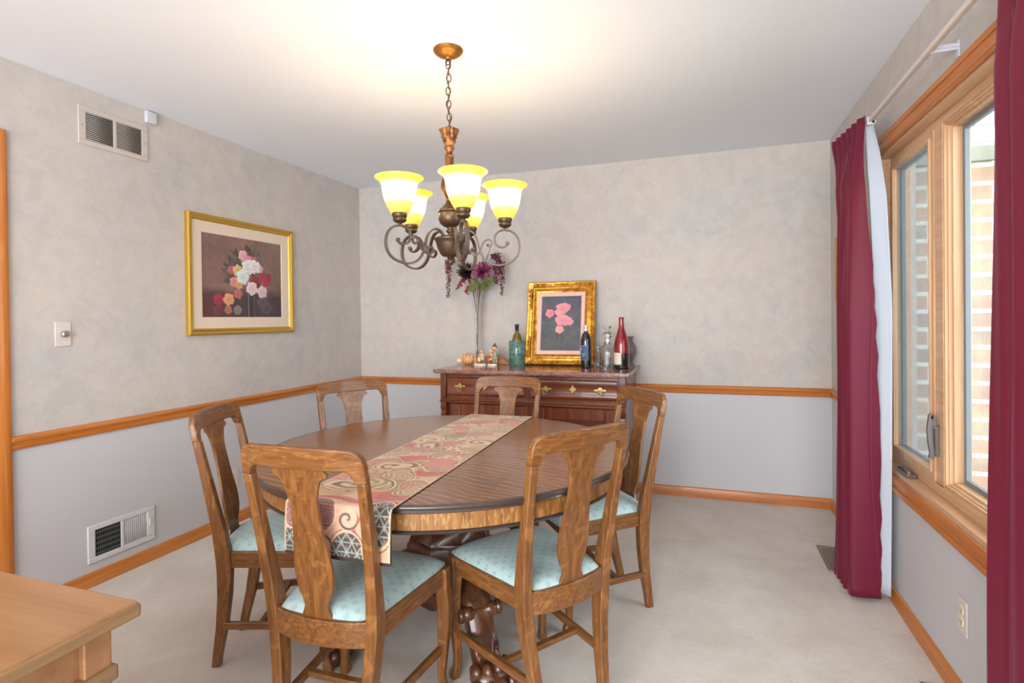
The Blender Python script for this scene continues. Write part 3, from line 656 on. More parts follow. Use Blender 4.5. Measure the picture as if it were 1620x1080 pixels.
def brocade(x, y):
    """x across (-.175..175), y along (0 back end .. 1.8 front hem); returns linear colour"""
    cream = L3((208, 176, 140)); coral = L3((198, 96, 88)); olive = L3((158, 132, 88)); char_ = L3((74, 64, 60)); aqua = L3((150, 164, 152)); rose = L3((212, 148, 128)); brown = L3((122, 84, 56)); tan = L3((188, 150, 108))
    def lay(c, m_, k, al=1.0): m_ = np.clip(m_, 0, 1)[..., None]*al; return c*(1-m_)+k*m_
    sm = lambda v_, a, b_: np.clip((v_-a)/(b_-a), 0, 1)
    wx = x+.010*(vnoise(x, y, 22, 31)-.5)*2; wy = y+.016*(vnoise(x, y, 18, 32)-.5)*2
    c = np.ones(x.shape+(3,))*tan; c = lay(c, sm(vnoise(wx, wy, 12, 7), .45, .6), cream)
    # irregular cross bands of coral and olive
    b1 = np.sin(2*PI*(wy/.265)+1.2+1.6*np.sin(wx*11)); c = lay(c, sm(b1, .30, .42)*sm(vnoise(wx, wy, 13, 3), .30, .38), coral); b2 = np.sin(2*PI*(wy/.265)+4.0+1.2*np.sin(wx*9+1)); c = lay(c, sm(b2, .4, .5)*sm(vnoise(wx, wy, 15, 13), .35, .45), olive, .8)
    # fine grounds: scales, netting and hatching, each in its own region
    sx, sy_ = wx/.011, wy/.011; row = np.floor(sy_); fx = (sx+.5*(row % 2)) % 1-.5; fy = sy_-row; ring = np.abs(np.hypot(fx, fy-.15)-.5)
    z1 = sm(vnoise(x, y, 8, 9), .56, .60); c = lay(c, z1*sm(.14-ring, 0, .05), brown, .85)
    z2 = sm(vnoise(x, y, 8, 19), .58, .62)*(1-z1); net = np.minimum(np.abs((wx+wy)/.012 % 1-.5), np.abs((wx-wy)/.012 % 1-.5)); c = lay(c, z2*sm(.13-net, 0, .05), cream*1.05, .9)
    h = np.abs((wy/.0075) % 1-.5); c = lay(c, (1-z1)*(1-z2)*sm(vnoise(x, y, 10, 29), .5, .56)*sm(.16-h, 0, .06), brown, .55)
    def lat(a, w_, p=.030): d = (x*math.cos(a)+y*math.sin(a))/p; d = np.abs(d-np.round(d)); return sm(w_-d, 0, .03)
    rg = np.random.RandomState(11); yy = .04; k = 0
    while yy < 1.58:
        for side in (-1, 1):
            cx_ = side*rg.uniform(.03, .15); cy_ = yy+rg.uniform(-.04, .04); rad = rg.uniform(.034, .060); kind = rg.randint(5); tw = rg.uniform(0, 6.28); sg_ = rg.choice([-1, 1])
            dx = wx-cx_; dy = wy-cy_; r_ = np.hypot(dx, dy); th = np.arctan2(dy, dx); tail = ((th-tw+PI) % (2*PI))-PI
            rr_ = r_/(rad*(1+.75*np.exp(-(tail*1.7)**2)*(1+.0*k))); inn = sm(1-rr_, 0, .04)
            if kind == 0: c = lay(c, inn, coral); c = lay(c, inn*np.clip(lat(.3, .10, .016)+lat(1.35, .10, .016), 0, 1), cream, .8)
            elif kind == 1: sp = sg_*th+rr_*9; c = lay(c, inn, cream); c = lay(c, inn*sm(np.sin(sp), .35, .6), brown)
            elif kind == 2: pet = np.abs(np.sin(3.5*th+2*sg_*rr_)); c = lay(c, inn, cream*1.05); c = lay(c, inn*sm(pet*rr_, .5, .56), olive); c = lay(c, sm(.30-rr_, 0, .05), coral)
            elif kind == 3: c = lay(c, inn, rose); c = lay(c, inn*sm(.16-ring, 0, .05), brown)
            else: c = lay(c, inn, olive); c = lay(c, inn*sm(np.sin(r_/rad*16+1.5*np.sin(5*th)), .3, .5), cream)
            c = lay(c, sm(.045-np.abs(rr_-1.0), 0, .02), brown if k % 3 else char_); c = lay(c, sm(.05-np.abs(rr_-1.10), 0, .02), cream*1.08)
            # leafy curls around it
            for q in range(5):
                a = tw+2.2+q*.75; px, py = cx_+math.cos(a)*rad*1.32, cy_+math.sin(a)*rad*1.32; u = np.hypot(wx-px, wy-py)/.0085; t2 = np.arctan2(wy-py, wx-px); c = lay(c, sm(1-u, 0, .15)*sm(np.sin(t2+u*5+q), -.2, .1), char_ if q % 2 else brown, .8)
            k += 1
        yy += .092
    # the end that hangs: star lattice on the right, scales and scrolls on the left
    e = sm(y, 1.585, 1.60); c = lay(c, e, L3((206, 160, 132))); rose2 = L3((190, 92, 84)); c = lay(c, e*sm(.018-np.abs(y-1.612-.014*np.sin(x*38)), 0, .004), rose2); c = lay(c, e*sm(.01-np.abs(x-.075-.02*np.sin(y*50)), 0, .003), rose2)
    L_ = np.clip(lat(PI/2, .075)+lat(PI/2+PI/3, .075)+lat(PI/2-PI/3, .075), 0, 1); dots = np.clip(lat(PI/2, .16, .030)*0+(lat(0, .13, .0173)*lat(PI/2+PI/6, .2, .03)), 0, 1)
    for (cx_, cy_, rx, ry) in ((.135, 1.69, .045, .085), (.035, 1.80, .052, .060), (-.150, 1.80, .04, .06)):
        q = np.hypot((x-cx_)/rx, (y-cy_)/ry); i_ = e*sm(1-q, 0, .03); c = lay(c, i_, char_); c = lay(c, i_*dots, rose, .6); c = lay(c, i_*L_, aqua); c = lay(c, e*sm(.05-np.abs(q-1.06), 0, .02), cream*1.05); c = lay(c, e*sm(.03-np.abs(q-1.15), 0, .015), char_)
    for (cx_, cy_, rx, ry) in ((-.065, 1.685, .058, .062), (-.15, 1.69, .03, .05)):
        q = np.hypot((x-cx_)/rx, (y-cy_)/ry); i_ = e*sm(1-q, 0, .03); c = lay(c, i_, L3((176, 122, 116))); c = lay(c, i_*sm(.15-ring, 0, .05), char_, .9); c = lay(c, i_*sm(.17-np.hypot(fx, fy-.62), 0, .05), char_, .9); c = lay(c, e*sm(.05-np.abs(q-1.08), 0, .02), L3((226, 190, 160)))
    for (cx_, cy_, rad, sg_) in ((.035, 1.70, .030, 1), (-.05, 1.785, .030, -1), (.105, 1.79, .020, 1), (-.12, 1.76, .022, 1)):
        dx, dy = x-cx_, y-cy_; r_ = np.hypot(dx, dy)/rad; th = np.arctan2(dy, dx); i_ = e*sm(1.25-r_, 0, .05); c = lay(c, i_, L3((214, 168, 140))); c = lay(c, i_*sm(np.sin(sg_*th+r_*6.5), .55, .75), char_, .9)
    c = lay(c, sm(x, .168, .170)+sm(-x, .168, .170), cream, .7)
    c = c*(.90+.14*vnoise(x, y, 260, 4)[..., None]); return np.clip(c, 0, 1)
RW_ = .35; Z0 = TZ+.0015; backy = -.735; fronty = .757
pts = []      # (y local toward camera negative, z)
for z in (.04, .028, .016): pts.append((-backy+.009, Z0-z))
pts += [(-backy+.007, Z0-.006), (-backy+.001, Z0-.001)]
for i in range(1, 40): pts.append((-backy-(fronty-backy-.002)*i/40, Z0))
pts += [(-fronty+.004, Z0), (-fronty-.002, Z0-.0015), (-fronty-.006, Z0-.006), (-fronty-.008, Z0-.013)]
for i in range(1, 9): pts.append((-fronty-.009-.004*math.sin(i/8*PI*.6), Z0-.013-.132*i/8))
acc = [0]
for a, b_ in zip(pts, pts[1:]): acc.append(acc[-1]+math.hypot(b_[0]-a[0], b_[1]-a[1]))
LT = acc[-1]
def on_path(d):
    for i in range(len(acc)-1):
        if d <= acc[i+1]+1e-9:
            k = (d-acc[i])/(acc[i+1]-acc[i]); return (pts[i][0]+(pts[i+1][0]-pts[i][0])*k, pts[i][1]+(pts[i+1][1]-pts[i][1])*k)
    return pts[-1]
run = thing('table_runner', 'paisley brocade runner in coral, cream and charcoal lying over the round table', 'table runner', (TC[0]+.0, TC[1], 0), R(2.0))
nu, nv = 760, 140
us = np.linspace(0, 1, nu+1)*LT; vs = (np.linspace(0, 1, nv+1)-.5)*RW_
T_, S_ = np.meshgrid(us, vs, indexing='ij'); cl = brocade(S_, T_*1.815/LT)
pp = [on_path(d) for d in us]
mb = MB()
for i in range(nu+1):
    y, z = pp[i]; hang = max(0, min(1, (Z0-z)/.15)) if y < 0 else 0
    for j in range(nv+1):
        s_ = vs[j]; mb.v.append((s_-.004+.004*hang*math.sin(s_*30)*0, y-.0035*hang+.002*hang*math.sin(s_*22+1), z+.0012+.0005*math.sin(s_*40+y*9)))
mb.c = [tuple(q) for q in cl.reshape(-1, 3)]
mb.f = [(i*(nv+1)+j, (i+1)*(nv+1)+j, (i+1)*(nv+1)+j+1, i*(nv+1)+j+1) for i in range(nu) for j in range(nv)]; mb.mi = [0]*len(mb.f)
obj('brocade_face', mb, 'runner', run, fixn=False, ang=180)
mb = MB()
pb = pts+[(pts[-1][0]+.001, pts[-1][1]-.012)]
rows = []
for i, (y, z) in enumerate(pb):
    inward = .0015 if i >= len(pts)-10 else 0
    rows.append([(-RW_/2-.006, y+inward, z+.0002), (RW_/2-.002, y+inward, z+.0002)])
mb.loft(rows, caps=False, closed=False); obj('dark_backing', mb, 'runner_back', run, label='dark brown backing of the runner')

# ------------------------------------------------------------------ marble-topped cabinet
CX0, CX1, CY = 1.06, 2.37, -.585
cab = thing('marble_top_cabinet', 'dark carved walnut cabinet with a rose marble top against the back wall', 'cabinet', (0, 0, 0))
mb = MB(); mb.box(CX0+.03, CX1-.03, CY+.045, -.03, .10, .91); mb.box(CX0, CX1, CY+.02, -.03, .70, .91); mb.box(CX0, CX1, CY+.02, -.03, 0, .12); mb.box(CX0+.004, CX1-.004, CY+.06, -.03, .12, .70)
mb.box(CX0+.62, CX0+.69, CY+.025, CY+.06, .12, .70); obj('body', mb, 'dark_z', cab, bevel=.004)
mb = MB(); mb.box(CX0-.035, CX1+.03, CY-.045, -.012, .912, .936); mb.box(CX0-.028, CX1+.023, CY-.038, -.012, .905, .914); obj('marble_top', mb, 'marble', cab, bevel=.006, seg=3, label='polished rose-brown marble slab')
for (za, d_, h_) in ((.700, .028, .012), (.712, .018, .016), (.893, .012, .012), (.12, .02, .02)):
    mb = MB(); mb.box(CX0-.004, CX1+.004, CY+.02-d_, CY+.03, za, za+h_); obj('molding', mb, 'dark_x', cab, bevel=.004)
def pull(x, par):
    mb = MB(); y = CY-.012
    pl_ = [(-.044, 0), (-.030, .008), (-.018, .005), (-.010, .016), (0, .022), (.010, .016), (.018, .005), (.030, .008), (.044, 0), (.030, -.008), (.018, -.005), (.010, -.012), (0, -.016), (-.010, -.012), (-.018, -.005), (-.030, -.008)]
    mb.prism([(x+u, .818+v_) for u, v_ in pl_], y, y-.004); mb.lathe([(.001, -.018), (.006, -.016), (.006, 0), (.001, 0)], (x, y-.002, .818), 10, axis='y')
    mb.torus((x, y-.014, .802), .016, .003, 18, 6); obj('drawer_pull', mb, 'brass', par, bevel=.001)
for k in range(2):
    xa = CX0+.055+k*.625; xb = xa+.575
    mb = MB(); prof = [(.004, .748), (-.010, .752), (-.016, .765), (-.008, .785), (-.006, .80), (-.007, .84), (-.012, .860), (-.008, .873), (.004, .878)]
    mb.loft([[(x_, CY+.010+p, z_) for p, z_ in prof]+[(x_, CY+.03, .878), (x_, CY+.03, .748)] for x_ in (xa, xb)])
    dr = obj('drawer', mb, 'dark_x', cab, ang=50); xm = (xa+xb)/2
    pull(xm-.182, dr); pull(xm+.182, dr)
    mb = MB(); mb.prism([(xm+u, .818+v_) for u, v_ in ((0, .030), (.008, .014), (.026, 0), (.008, -.014), (0, -.030), (-.008, -.014), (-.026, 0), (-.008, .014))], CY, CY-.008); mb.lathe([(.001, -.004), (.004, -.004), (.004, 0), (.001, 0)], (xm, CY-.007, .818), 8, axis='y')
    obj('keyhole_plate', mb, 'brass', dr, bevel=.001)
    # door with raised burl panel
    xa = CX0+.07+k*.62; xb = xa+.55
    mb = MB(); y = CY+.030
    for (a_, b_, c_, d2) in ((xa, xa+.07, .13, .69), (xb-.07, xb, .13, .69), (xa+.07, xb-.07, .61, .69), (xa+.07, xb-.07, .13, .21)): mb.box(a_, b_, y-.012, y+.012, c_, d2)
    dd = obj('door', mb, 'dark_z', cab, bevel=.004)
    mb = MB(); mb.box(xa+.07, xb-.07, y+.0, y+.010, .21, .61); mb.box(xa+.12, xb-.12, y-.008, y+.004, .26, .56); obj('panel', mb, 'dark_x', dd, bevel=.008)
    mb = MB(); mb.tube(smooth([(xa+.20+k*.10, y-.012, .30), (xa+.16+k*.2, y-.012, .42), (xa+.22+k*.1, y-.012, .52)], 6), .004, 6); obj('carved_stem', mb, 'dark_x', dd); mb = MB()
    mb.lathe([(.001, -.02), (.009, -.018), (.009, 0), (.001, 0)], ((xb-.03 if k == 0 else xa+.03), y-.012, .45), 12, axis='y'); obj('door_knob', mb, 'dark_x', dd)
for x_, s_ in ((CX0+.022, -1), (CX1-.022, 1)):     # carved corner brackets and pilasters
    mb = MB(); mb.box(x_-.022, x_+.022, CY+.0, CY+.05, .73, .905)
    br_ = [(CY+.04, .70), (CY-.004, .70), (CY-.006, .66), (CY+.006, .64), (CY-.002, .61), (CY+.010, .58), (CY+.018, .52), (CY+.012, .48), (CY+.02, .44), (CY+.02, .13), (CY+.05, .13)]
    mb.prism(br_, x_-.020, x_+.020, 'yz'); mb.box(x_-.024, x_+.024, CY+.0, CY+.05, .655, .67); mb.box(x_-.024, x_+.024, CY+.004, CY+.05, .575, .59); mb.box(x_-.024, x_+.024, CY+.01, CY+.05, .47, .49)
    mb.box(x_-.026, x_+.026, CY-.004, CY+.06, 0, .13); obj('corner_pilaster', mb, 'dark_z', cab, bevel=.004)
TOPZ = .9361

# ------------------------------------------------------------------ things on the cabinet
# gilt frame leaning on the wall
fr = thing('gilt_frame_painting', 'carved gilt frame around a painting of three pink roses, leaning on the wall', 'painting', (1.828, -.150, TOPZ+.002))
fr.rotation_euler = (R(-10.5), 0, 0)
FW, FH = .262, .632
def framed(mb, w2, h, prof):
    """mitred frame; prof: list of (inward, out toward viewer -y)"""
    rings = []
    for cx_, cz_, sx_, sz_ in ((-w2, 0, 1, 1), (w2, 0, -1, 1), (w2, h, -1, -1), (-w2, h, 1, -1), (-w2, 0, 1, 1)):
        rings.append([(cx_+sx_*i_, -o_, cz_+sz_*i_) for i_, o_ in prof])
    mb.loft(rings, caps=False)
mb = MB(); framed(mb, FW, FH, [(0, 0), (0, .028), (.006, .034), (.014, .032), (.024, .022), (.034, .020), (.044, .026), (.050, .024), (.054, .016), (.062, .018), (.068, .012), (.078, .010), (.082, .004), (.082, 0)])
g_ = obj('frame', mb, 'gold', fr, ang=50)
mb = MB()
def scrolls(cx_, cz_, dx, dz, n=3):
    for k in range(n):
        ex, ez = cx_+dx*k, cz_+dz*k; mb.torus((ex, -.034, ez), .013-.002*k, .0045, 14, 6); mb.ball((ex, -.034, ez), .006, 8)
        mb.tube(smooth([(ex-.01*(dz != 0), -.032, ez-.01*(dx != 0)), (ex+dx*.5+.008*(dz != 0), -.036, ez+dz*.5+.008*(dx != 0)), (ex+dx, -.032, ez+dz)], 5), .005, 6)
for sx_ in (-1, 1):
    for z0_, sz_ in ((.024, 1), (FH-.024, -1)):
        scrolls(sx_*(FW-.06), z0_, -sx_*.032, 0); scrolls(sx_*(FW-.024), z0_+sz_*.045, 0, sz_*.036, 4)
for k in range(9): mb.ball((-.05+.0125*k, -.032, FH-.022), .008-.0006*abs(k-4), 8); mb.ball((-.05+.0125*k, -.032, .022), .007, 8)
obj('carving', mb, 'gold', g_, ang=70)
mb = MB(); framed(mb, FW-.080, FH-.16, [(0, .0), (0, .012), (.026, .009), (.03, .004), (.03, 0)]); 
mb.v = [(x_, y_, z_+.08) for x_, y_, z_ in mb.v]; obj('liner', mb, 'pink_liner', fr, ang=30)
def picture(name, par, w2, h, y, nx, nz, fn, mt='art', off=(0, 0)):
    X, Z = np.meshgrid(np.linspace(-w2, w2, nx+1), np.linspace(0, h, nz+1), indexing='ij'); c = fn(X, Z)
    mb = MB(); mb.v = [(off[0]+a, y, off[1]+b_) for a, b_ in zip(X.ravel(), Z.ravel())]; mb.c = [tuple(q) for q in np.clip(c, 0, 1).reshape(-1, 3)]
    mb.f = [(i*(nz+1)+j, (i+1)*(nz+1)+j, (i+1)*(nz+1)+j+1, i*(nz+1)+j+1) for i in range(nx) for j in range(nz)]; mb.mi = [0]*len(mb.f)
    return obj(name, mb, mt, par, fixn=False)
picture('canvas', fr, .152, .412, -.006, 170, 230, roses_fn, off=(0, .11))
mb = MB(); mb.box(-FW+.01, FW-.01, .0, .004, .01, FH-.01); obj('backing', mb, 'runner_back', fr)
# green marble wine cooler and its bottle
wc = tag(obj('wine_cooler', MB().lathe([(.001, 0), (.060, 0), (.062, .003), (.062, .183), (.060, .186), (.050, .186), (.048, .183), (.048, .02), (.001, .02)], n=48), 'green_marble', ang=40), 'green marble wine cooler cylinder on the cabinet top', 'wine cooler'); wc.location = (1.514, -.20, TOPZ)
def bottle_prof(r, hs, hn, h, rn): return [(.001, .004), (r*.7, .0), (r*.96, .002), (r, .010), (r, hs*.5), (r, hs), (r*.97, hs+.012), (r*.84, hs+.035), (r*.62, hs+.058), (rn*1.5, hn-.022), (rn*1.1, hn), (rn, hn+.015), (rn, h-.02), (rn*1.12, h-.018), (rn*1.12, h-.006), (rn*.95, h), (.001, h)]
wb = thing('wine_bottle', 'olive glass wine bottle with a dark navy neck standing in the green marble cooler', 'bottle', (1.514, -.20, TOPZ+.021))
obj('glass_body', MB().lathe([(a, b_) for a, b_ in bottle_prof(.037, .16, .225, .288, .0135) if b_ < .24]+[(.0135, .24), (.001, .24)], n=32), 'bottle_olive', wb)
obj('neck_foil', MB().lathe([(.0143, .236), (.0143, .268), (.0155, .27), (.0155, .284), (.0135, .289), (.001, .289)], n=24), 'foil_navy', wb)
# black bottle, blue label
bb = thing('wine_bottle', 'black wine bottle with a blue label and silver capsule, in front of the gilt frame', 'bottle', (2.062, -.31, TOPZ), R(-18))
obj('glass_body', MB().lathe(bottle_prof(.038, .185, .252, .300, .0135), n=36), 'bottle_black', bb)
obj('neck_foil', MB().lathe([(.0143, .252), (.0140, .282), (.0158, .284), (.0158, .297), (.0135, .3015), (.001, .3015)], n=24), 'foil_silver', bb)
def label(mbx, r, a0, a1, z0, z1, n=16, cut=0):
    mbx.grid(lambda u, v_: (r*math.cos(a0+(a1-a0)*u), r*math.sin(a0+(a1-a0)*u), z0+(z1-z0)*v_), n, 4); return mbx
lb = obj('label', label(MB(), .0385, R(-150), R(-40), .055, .160), 'label_blue', bb, solid=.0006)
mb = MB(); label(mb, .0392, R(-150), R(-40), .057, .0585); label(mb, .0392, R(-150), R(-40), .1565, .158); label(mb, .0392, R(-43), R(-41), .057, .158, 2); label(mb, .0392, R(-120), R(-75), .098, .101); label(mb, .0392, R(-115), R(-80), .088, .0895); label(mb, .0392, R(-108), R(-86), .080, .0812); obj('print', mb, 'label_line', lb)
mb = MB(); 
for k in range(16):
    a = 2*PI*k/16; b_ = 2*PI*(k+1)/16
    P4 = lambda ra, q: (.0393*math.cos(R(-128)+ra*math.cos(q)/.0385), .0393*math.sin(R(-128)+ra*math.cos(q)/.0385), .135+ra*math.sin(q)); mb.add([P4(.0001, a), P4(.011, a), P4(.011, b_)], [(0, 1, 2)])
obj('round_emblem', mb, 'label_line', lb)
# red-foiled bottle
rb = thing('wine_bottle', 'large red and black bottle with a cream label at the right end of the cabinet', 'bottle', (2.312, -.33, TOPZ), R(-25))
mb = MB(); P_ = bottle_prof(.0515, .160, .262, .352, .0165)
P_ = [(.001, .004), (.036, 0), (.050, .002), (.0515, .010), (.0515, .110)]; P2 = [(.0517, .110), (.0517, .150), (.0505, .172), (.044, .205), (.034, .235), (.025, .262), (.0195, .285), (.0172, .310), (.0168, .335), (.0185, .337), (.0185, .349), (.016, .353), (.001, .353)]
obj('glass_body', MB().lathe(P_+[(.001, .11)], n=40), 'bottle_black', rb); obj('red_capsule', MB().lathe([(.001, .110)]+P2, n=40), 'bottle_red', rb, label='glossy red upper half and neck')
a0, a1 = R(-165), R(-60)
mb = MB(); nz = 10; rows = []
for i in range(nz+1):
    f = i/nz; z = .030+.082*f; cut = max(0, .10-min(f, 1-f))*1.6; rows.append([(.0522*math.cos(a0+cut+(a1-a0-2*cut)*k/16), .0522*math.sin(a0+cut+(a1-a0-2*cut)*k/16), z) for k in range(17)])
mb.loft(rows, caps=False, closed=False); lb = obj('label', mb, 'label_cream', rb, solid=.0006)
mb = MB(); label(mb, .0529, R(-130), R(-92), .090, .0912); label(mb, .0529, R(-122), R(-100), .082, .0828); label(mb, .0529, R(-130), R(-92), .045, .0458); obj('print', mb, 'label_grey', lb)
# cut glass decanters and small vessels
def glass_thing(name, lab, cat, loc, prof, stopper=None, flute=None, mt='glass'):
    t_ = thing(name, lab, cat, loc); obj('glass_body', MB().lathe(prof, n=48, flute=flute), mt, t_, ang=40)
    if stopper: obj('stopper', MB().lathe(stopper, n=16), 'glass', t_, ang=25)
    return t_
cutg = lambda a, z: .035*math.cos(12*a+z*90) if .015 < z < .13 else 0
glass_thing('decanter', 'tall cut-glass decanter with a flat round stopper, left of the red bottle', 'decanter', (2.195, -.215, TOPZ), [(.001, .0), (.050, 0), (.052, .006), (.052, .10), (.050, .125), (.040, .145), (.022, .158), (.020, .165), (.028, .170), (.028, .174), (.018, .176), (.018, .20), (.016, .2), (.016, .16), (.036, .14), (.046, .12), (.047, .02), (.001, .012)], [(.001, .176), (.014, .178), (.014, .2), (.026, .205), (.034, .218), (.034, .232), (.024, .245), (.012, .252), (.012, .262), (.030, .285), (.032, .290), (.001, .290)], cutg)
glass_thing('decanter', 'small clear glass decanter with a pear body, between the blue-label bottle and the tall decanter', 'decanter', (2.122, -.17, TOPZ), [(.001, .0), (.034, 0), (.038, .01), (.036, .035), (.024, .065), (.012, .088), (.011, .115), (.015, .12), (.009, .12), (.009, .09), (.021, .064), (.032, .03), (.001, .008)], [(.001, .11), (.009, .118), (.013, .13), (.014, .142), (.009, .152), (.001, .156)])
glass_thing('glass_tumbler', 'cut crystal tumbler standing before the tall decanter', 'glass', (2.205, -.325, TOPZ), [(.001, .0), (.024, 0), (.026, .008), (.031, .075), (.029, .075), (.023, .014), (.001, .012)], None, lambda a, z: .06*math.cos(10*a+z*160) if z < .055 else 0)
glass_thing('cut_glass_vase', 'smoky cut-glass vase half hidden behind the red bottle', 'vase', (2.345, -.12, TOPZ), [(.001, 0), (.028, 0), (.026, .01), (.018, .03), (.030, .06), (.044, .10), (.044, .13), (.030, .165), (.018, .185), (.020, .20), (.032, .215), (.029, .215), (.016, .198), (.014, .185), (.027, .162), (.040, .13), (.040, .10), (.026, .062), (.001, .03)], None, lambda a, z: .05*math.cos(9*a+z*110) if .05 < z < .16 else 0, 'smoke_glass')
# conch shell
mb = MB(); rg = random.Random(3)
rings = []; N = 40
for i in range(N+1):
    f = i/N; r_ = .040*math.sin(PI*min(1, f*1.02))**.7*(1-.35*f)+.002; ring = []
    for j in range(18):
        q = 2*PI*j/18; sp = 1+.26*max(0, math.cos(q-1.6))**3*(1 if (i//4) % 2 == 0 else .35)*math.sin(PI*f); ring.append((-.062+.135*f, r_*1.0*math.cos(q)*sp, .034+r_*.95*math.sin(q)*sp*1.15-.004*f))
    rings.append(ring)
for i, rn_ in enumerate(rings):
    k = len(mb.v); 
mb.loft(rings); mb.c = [lin((232, 176, 120))[:3] if (i//18) % 7 < 4 else lin((214, 146, 84))[:3] for i in range(len(mb.v))]
mn = min(p[2] for p in mb.v); mb.v = [(p[0], p[1], p[2]-mn) for p in mb.v]
for k in range(5): mb.add(*sphere((-.045+.022*k, -.01, .068-.004*abs(k-2)), .009, 8, (.8, .8, 1.7)), lin((236, 200, 160))[:3])
mb.add(*sphere((-.062, -.012, .03), .022, 10, (1.4, .7, 1)), lin((236, 206, 190))[:3])
o = tag(obj('seashell', mb, 'shell', ang=60), 'spiky orange conch shell at the left end of the cabinet top', 'seashell'); o.location = (1.108, -.21, TOPZ+.001)
mb = MB(); rings = []
for i in range(21):
    f = i/20; ring = []
    for j in range(14):
        q = 2*PI*j/14; r_ = .004+.046*(1-f)**.8; ring.append((-.035+.115*f, r_*.7*math.cos(q), .001+max(0, (.042*(1-f)+.004)+r_*1.0*math.sin(q)*(1+.12*(j % 2)))))
    rings.append(ring)
mb.loft(rings); mb.c = [lin((196, 140, 78))[:3] if (i % 14) % 4 < 2 else lin((158, 92, 60))[:3] for i in range(len(mb.v))]
o = tag(obj('seashell', mb, 'shell', ang=60), 'brown cone-shaped shell lying behind the figurine of two children', 'seashell'); o.location = (1.352, -.155, TOPZ); o.rotation_euler = (0, 0, R(-8))
# ceramic figurines of children
def child(mb, x, y, z, h, dress, hair, lean=0, hat=None, arm=1, legs=None):
    S = h; sk = lin((238, 196, 164))[:3]; hb = lin(hair)[:3]; dc = lin(dress)[:3]
    for s_ in (-1, 1):
        mb.tube([(x+s_*S*.07, y, z), (x+s_*S*.07, y, z+S*.30)], [S*.045, S*.055], 8, col=lin(legs or (150, 110, 80))[:3]); mb.ball((x+s_*S*.075, y-S*.03, z+S*.025), S*.055, 8, (1, 1.5, .6), col=lin((96, 66, 48))[:3])
    mb.loft([[(x+lean*f*S*.1+r_*S*math.cos(2*PI*j/14), y+r_*S*.8*math.sin(2*PI*j/14), z+S*f) for j in range(14)] for r_, f in ((.05, .27), (.19, .26), (.18, .34), (.14, .45), (.125, .55), (.13, .62), (.10, .70), (.045, .73), (.04, .76))], col=dc)
    hx = x+lean*S*.11; mb.ball((hx, y-S*.01, z+S*.86), S*.125, 14, (1, 1, 1.08), col=sk); mb.ball((hx, y+S*.03, z+S*.89), S*.133, 14, (1.02, .95, 1), col=hb)
    for s_ in (-1, 1): mb.ball((hx+s_*S*.045, y-S*.125, z+S*.875), S*.014, 6, col=lin((60, 40, 30))[:3]); mb.ball((hx+s_*S*.125, y-S*.0, z+S*.85), S*.025, 6, col=sk)
    mb.ball((hx, y-S*.135, z+S*.85), S*.02, 6, col=sk); mb.ball((hx, y-S*.12, z+S*.805), S*.022, 6, (1.3, .6, .5), col=lin((190, 80, 70))[:3])
    if hat: mb.lathe([(.001, .22), (.05, .16), (.11, .06), (.15, .0), (.001, 0)], (0, 0, 0), 12, col=lin(hat)[:3]); n_ = 12*5; mb.v[-n_:] = [(hx+p[0]*S+S*.5*max(0, p[2]-.1), y+p[1]*S+S*.02, z+S*.93+p[2]*S) for p in mb.v[-n_:]]
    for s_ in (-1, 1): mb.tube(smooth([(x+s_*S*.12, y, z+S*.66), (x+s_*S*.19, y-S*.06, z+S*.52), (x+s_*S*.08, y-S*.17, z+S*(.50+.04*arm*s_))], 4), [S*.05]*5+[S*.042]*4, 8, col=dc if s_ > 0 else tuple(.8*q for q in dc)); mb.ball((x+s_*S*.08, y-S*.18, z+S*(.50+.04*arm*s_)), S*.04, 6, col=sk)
def figurine(name, lab, loc, kids, bw, extra=None):
    t_ = thing(name, lab, 'figurine', loc)
    mb = MB(); mb.lathe([(.001, 0), (bw, 0), (bw, .010), (bw*.9, .014), (.001, .014)], n=24, col=lin((240, 224, 200))[:3]); mb.v = [(a, b_*.62, c) for a, b_, c in mb.v]; obj('base', mb, 'painted', t_, ang=40)
    for k in kids:
        mb = MB(); child(mb, *k[0], **k[1]); obj('child_figure', mb, 'painted', t_, ang=60)
    if extra: extra(t_)
    return t_
def ex1(t_):
    mb = MB(); mb.tube([(-.036, .006, .012), (-.040, .008, .06), (-.036, .01, .082)], [.011, .009, .004], 8, col=lin((214, 150, 96))[:3]); mb.ball((.004, -.026, .045), .016, 10, (1, .6, 1.2), col=lin((232, 214, 170))[:3]); obj('tree_stump', mb, 'painted', t_, ang=60)
figurine('ceramic_figurine', 'small pale ceramic figurine of one child on an oval base, beside the orange shell', (1.232, -.255, TOPZ), [(((.012, 0, .013, .108), dict(dress=(232, 196, 160), hair=(196, 120, 78), lean=.4)))], .050, ex1)
def ex2(t_):
    mb = MB(); mb.ball((-.036, .016, .040), .030, 12, (1, .8, 1.25), col=lin((150, 92, 62))[:3]); mb.ball((-.028, .01, .072), .018, 10, (1, .8, 1), col=lin((168, 156, 96))[:3]); obj('bush', mb, 'painted', t_, ang=60)
    mb = MB(); mb.box(-.019, .001, -.036, -.028, .058, .078); mb.c = [lin((206, 44, 36))[:3]]*len(mb.v); obj('red_book', mb, 'painted', t_, bevel=.002)
figurine('ceramic_figurine', 'taller ceramic figurine of two children huddled over something red', (1.330, -.25, TOPZ), [(((-.010, -.006, .013, .112), dict(dress=(214, 170, 130), hair=(206, 150, 92), lean=.3))), (((.020, .010, .013, .138), dict(dress=(150, 160, 130), hair=(110, 66, 44), lean=-.35, hat=(120, 86, 66), legs=(206, 190, 150))))], .040, ex2)
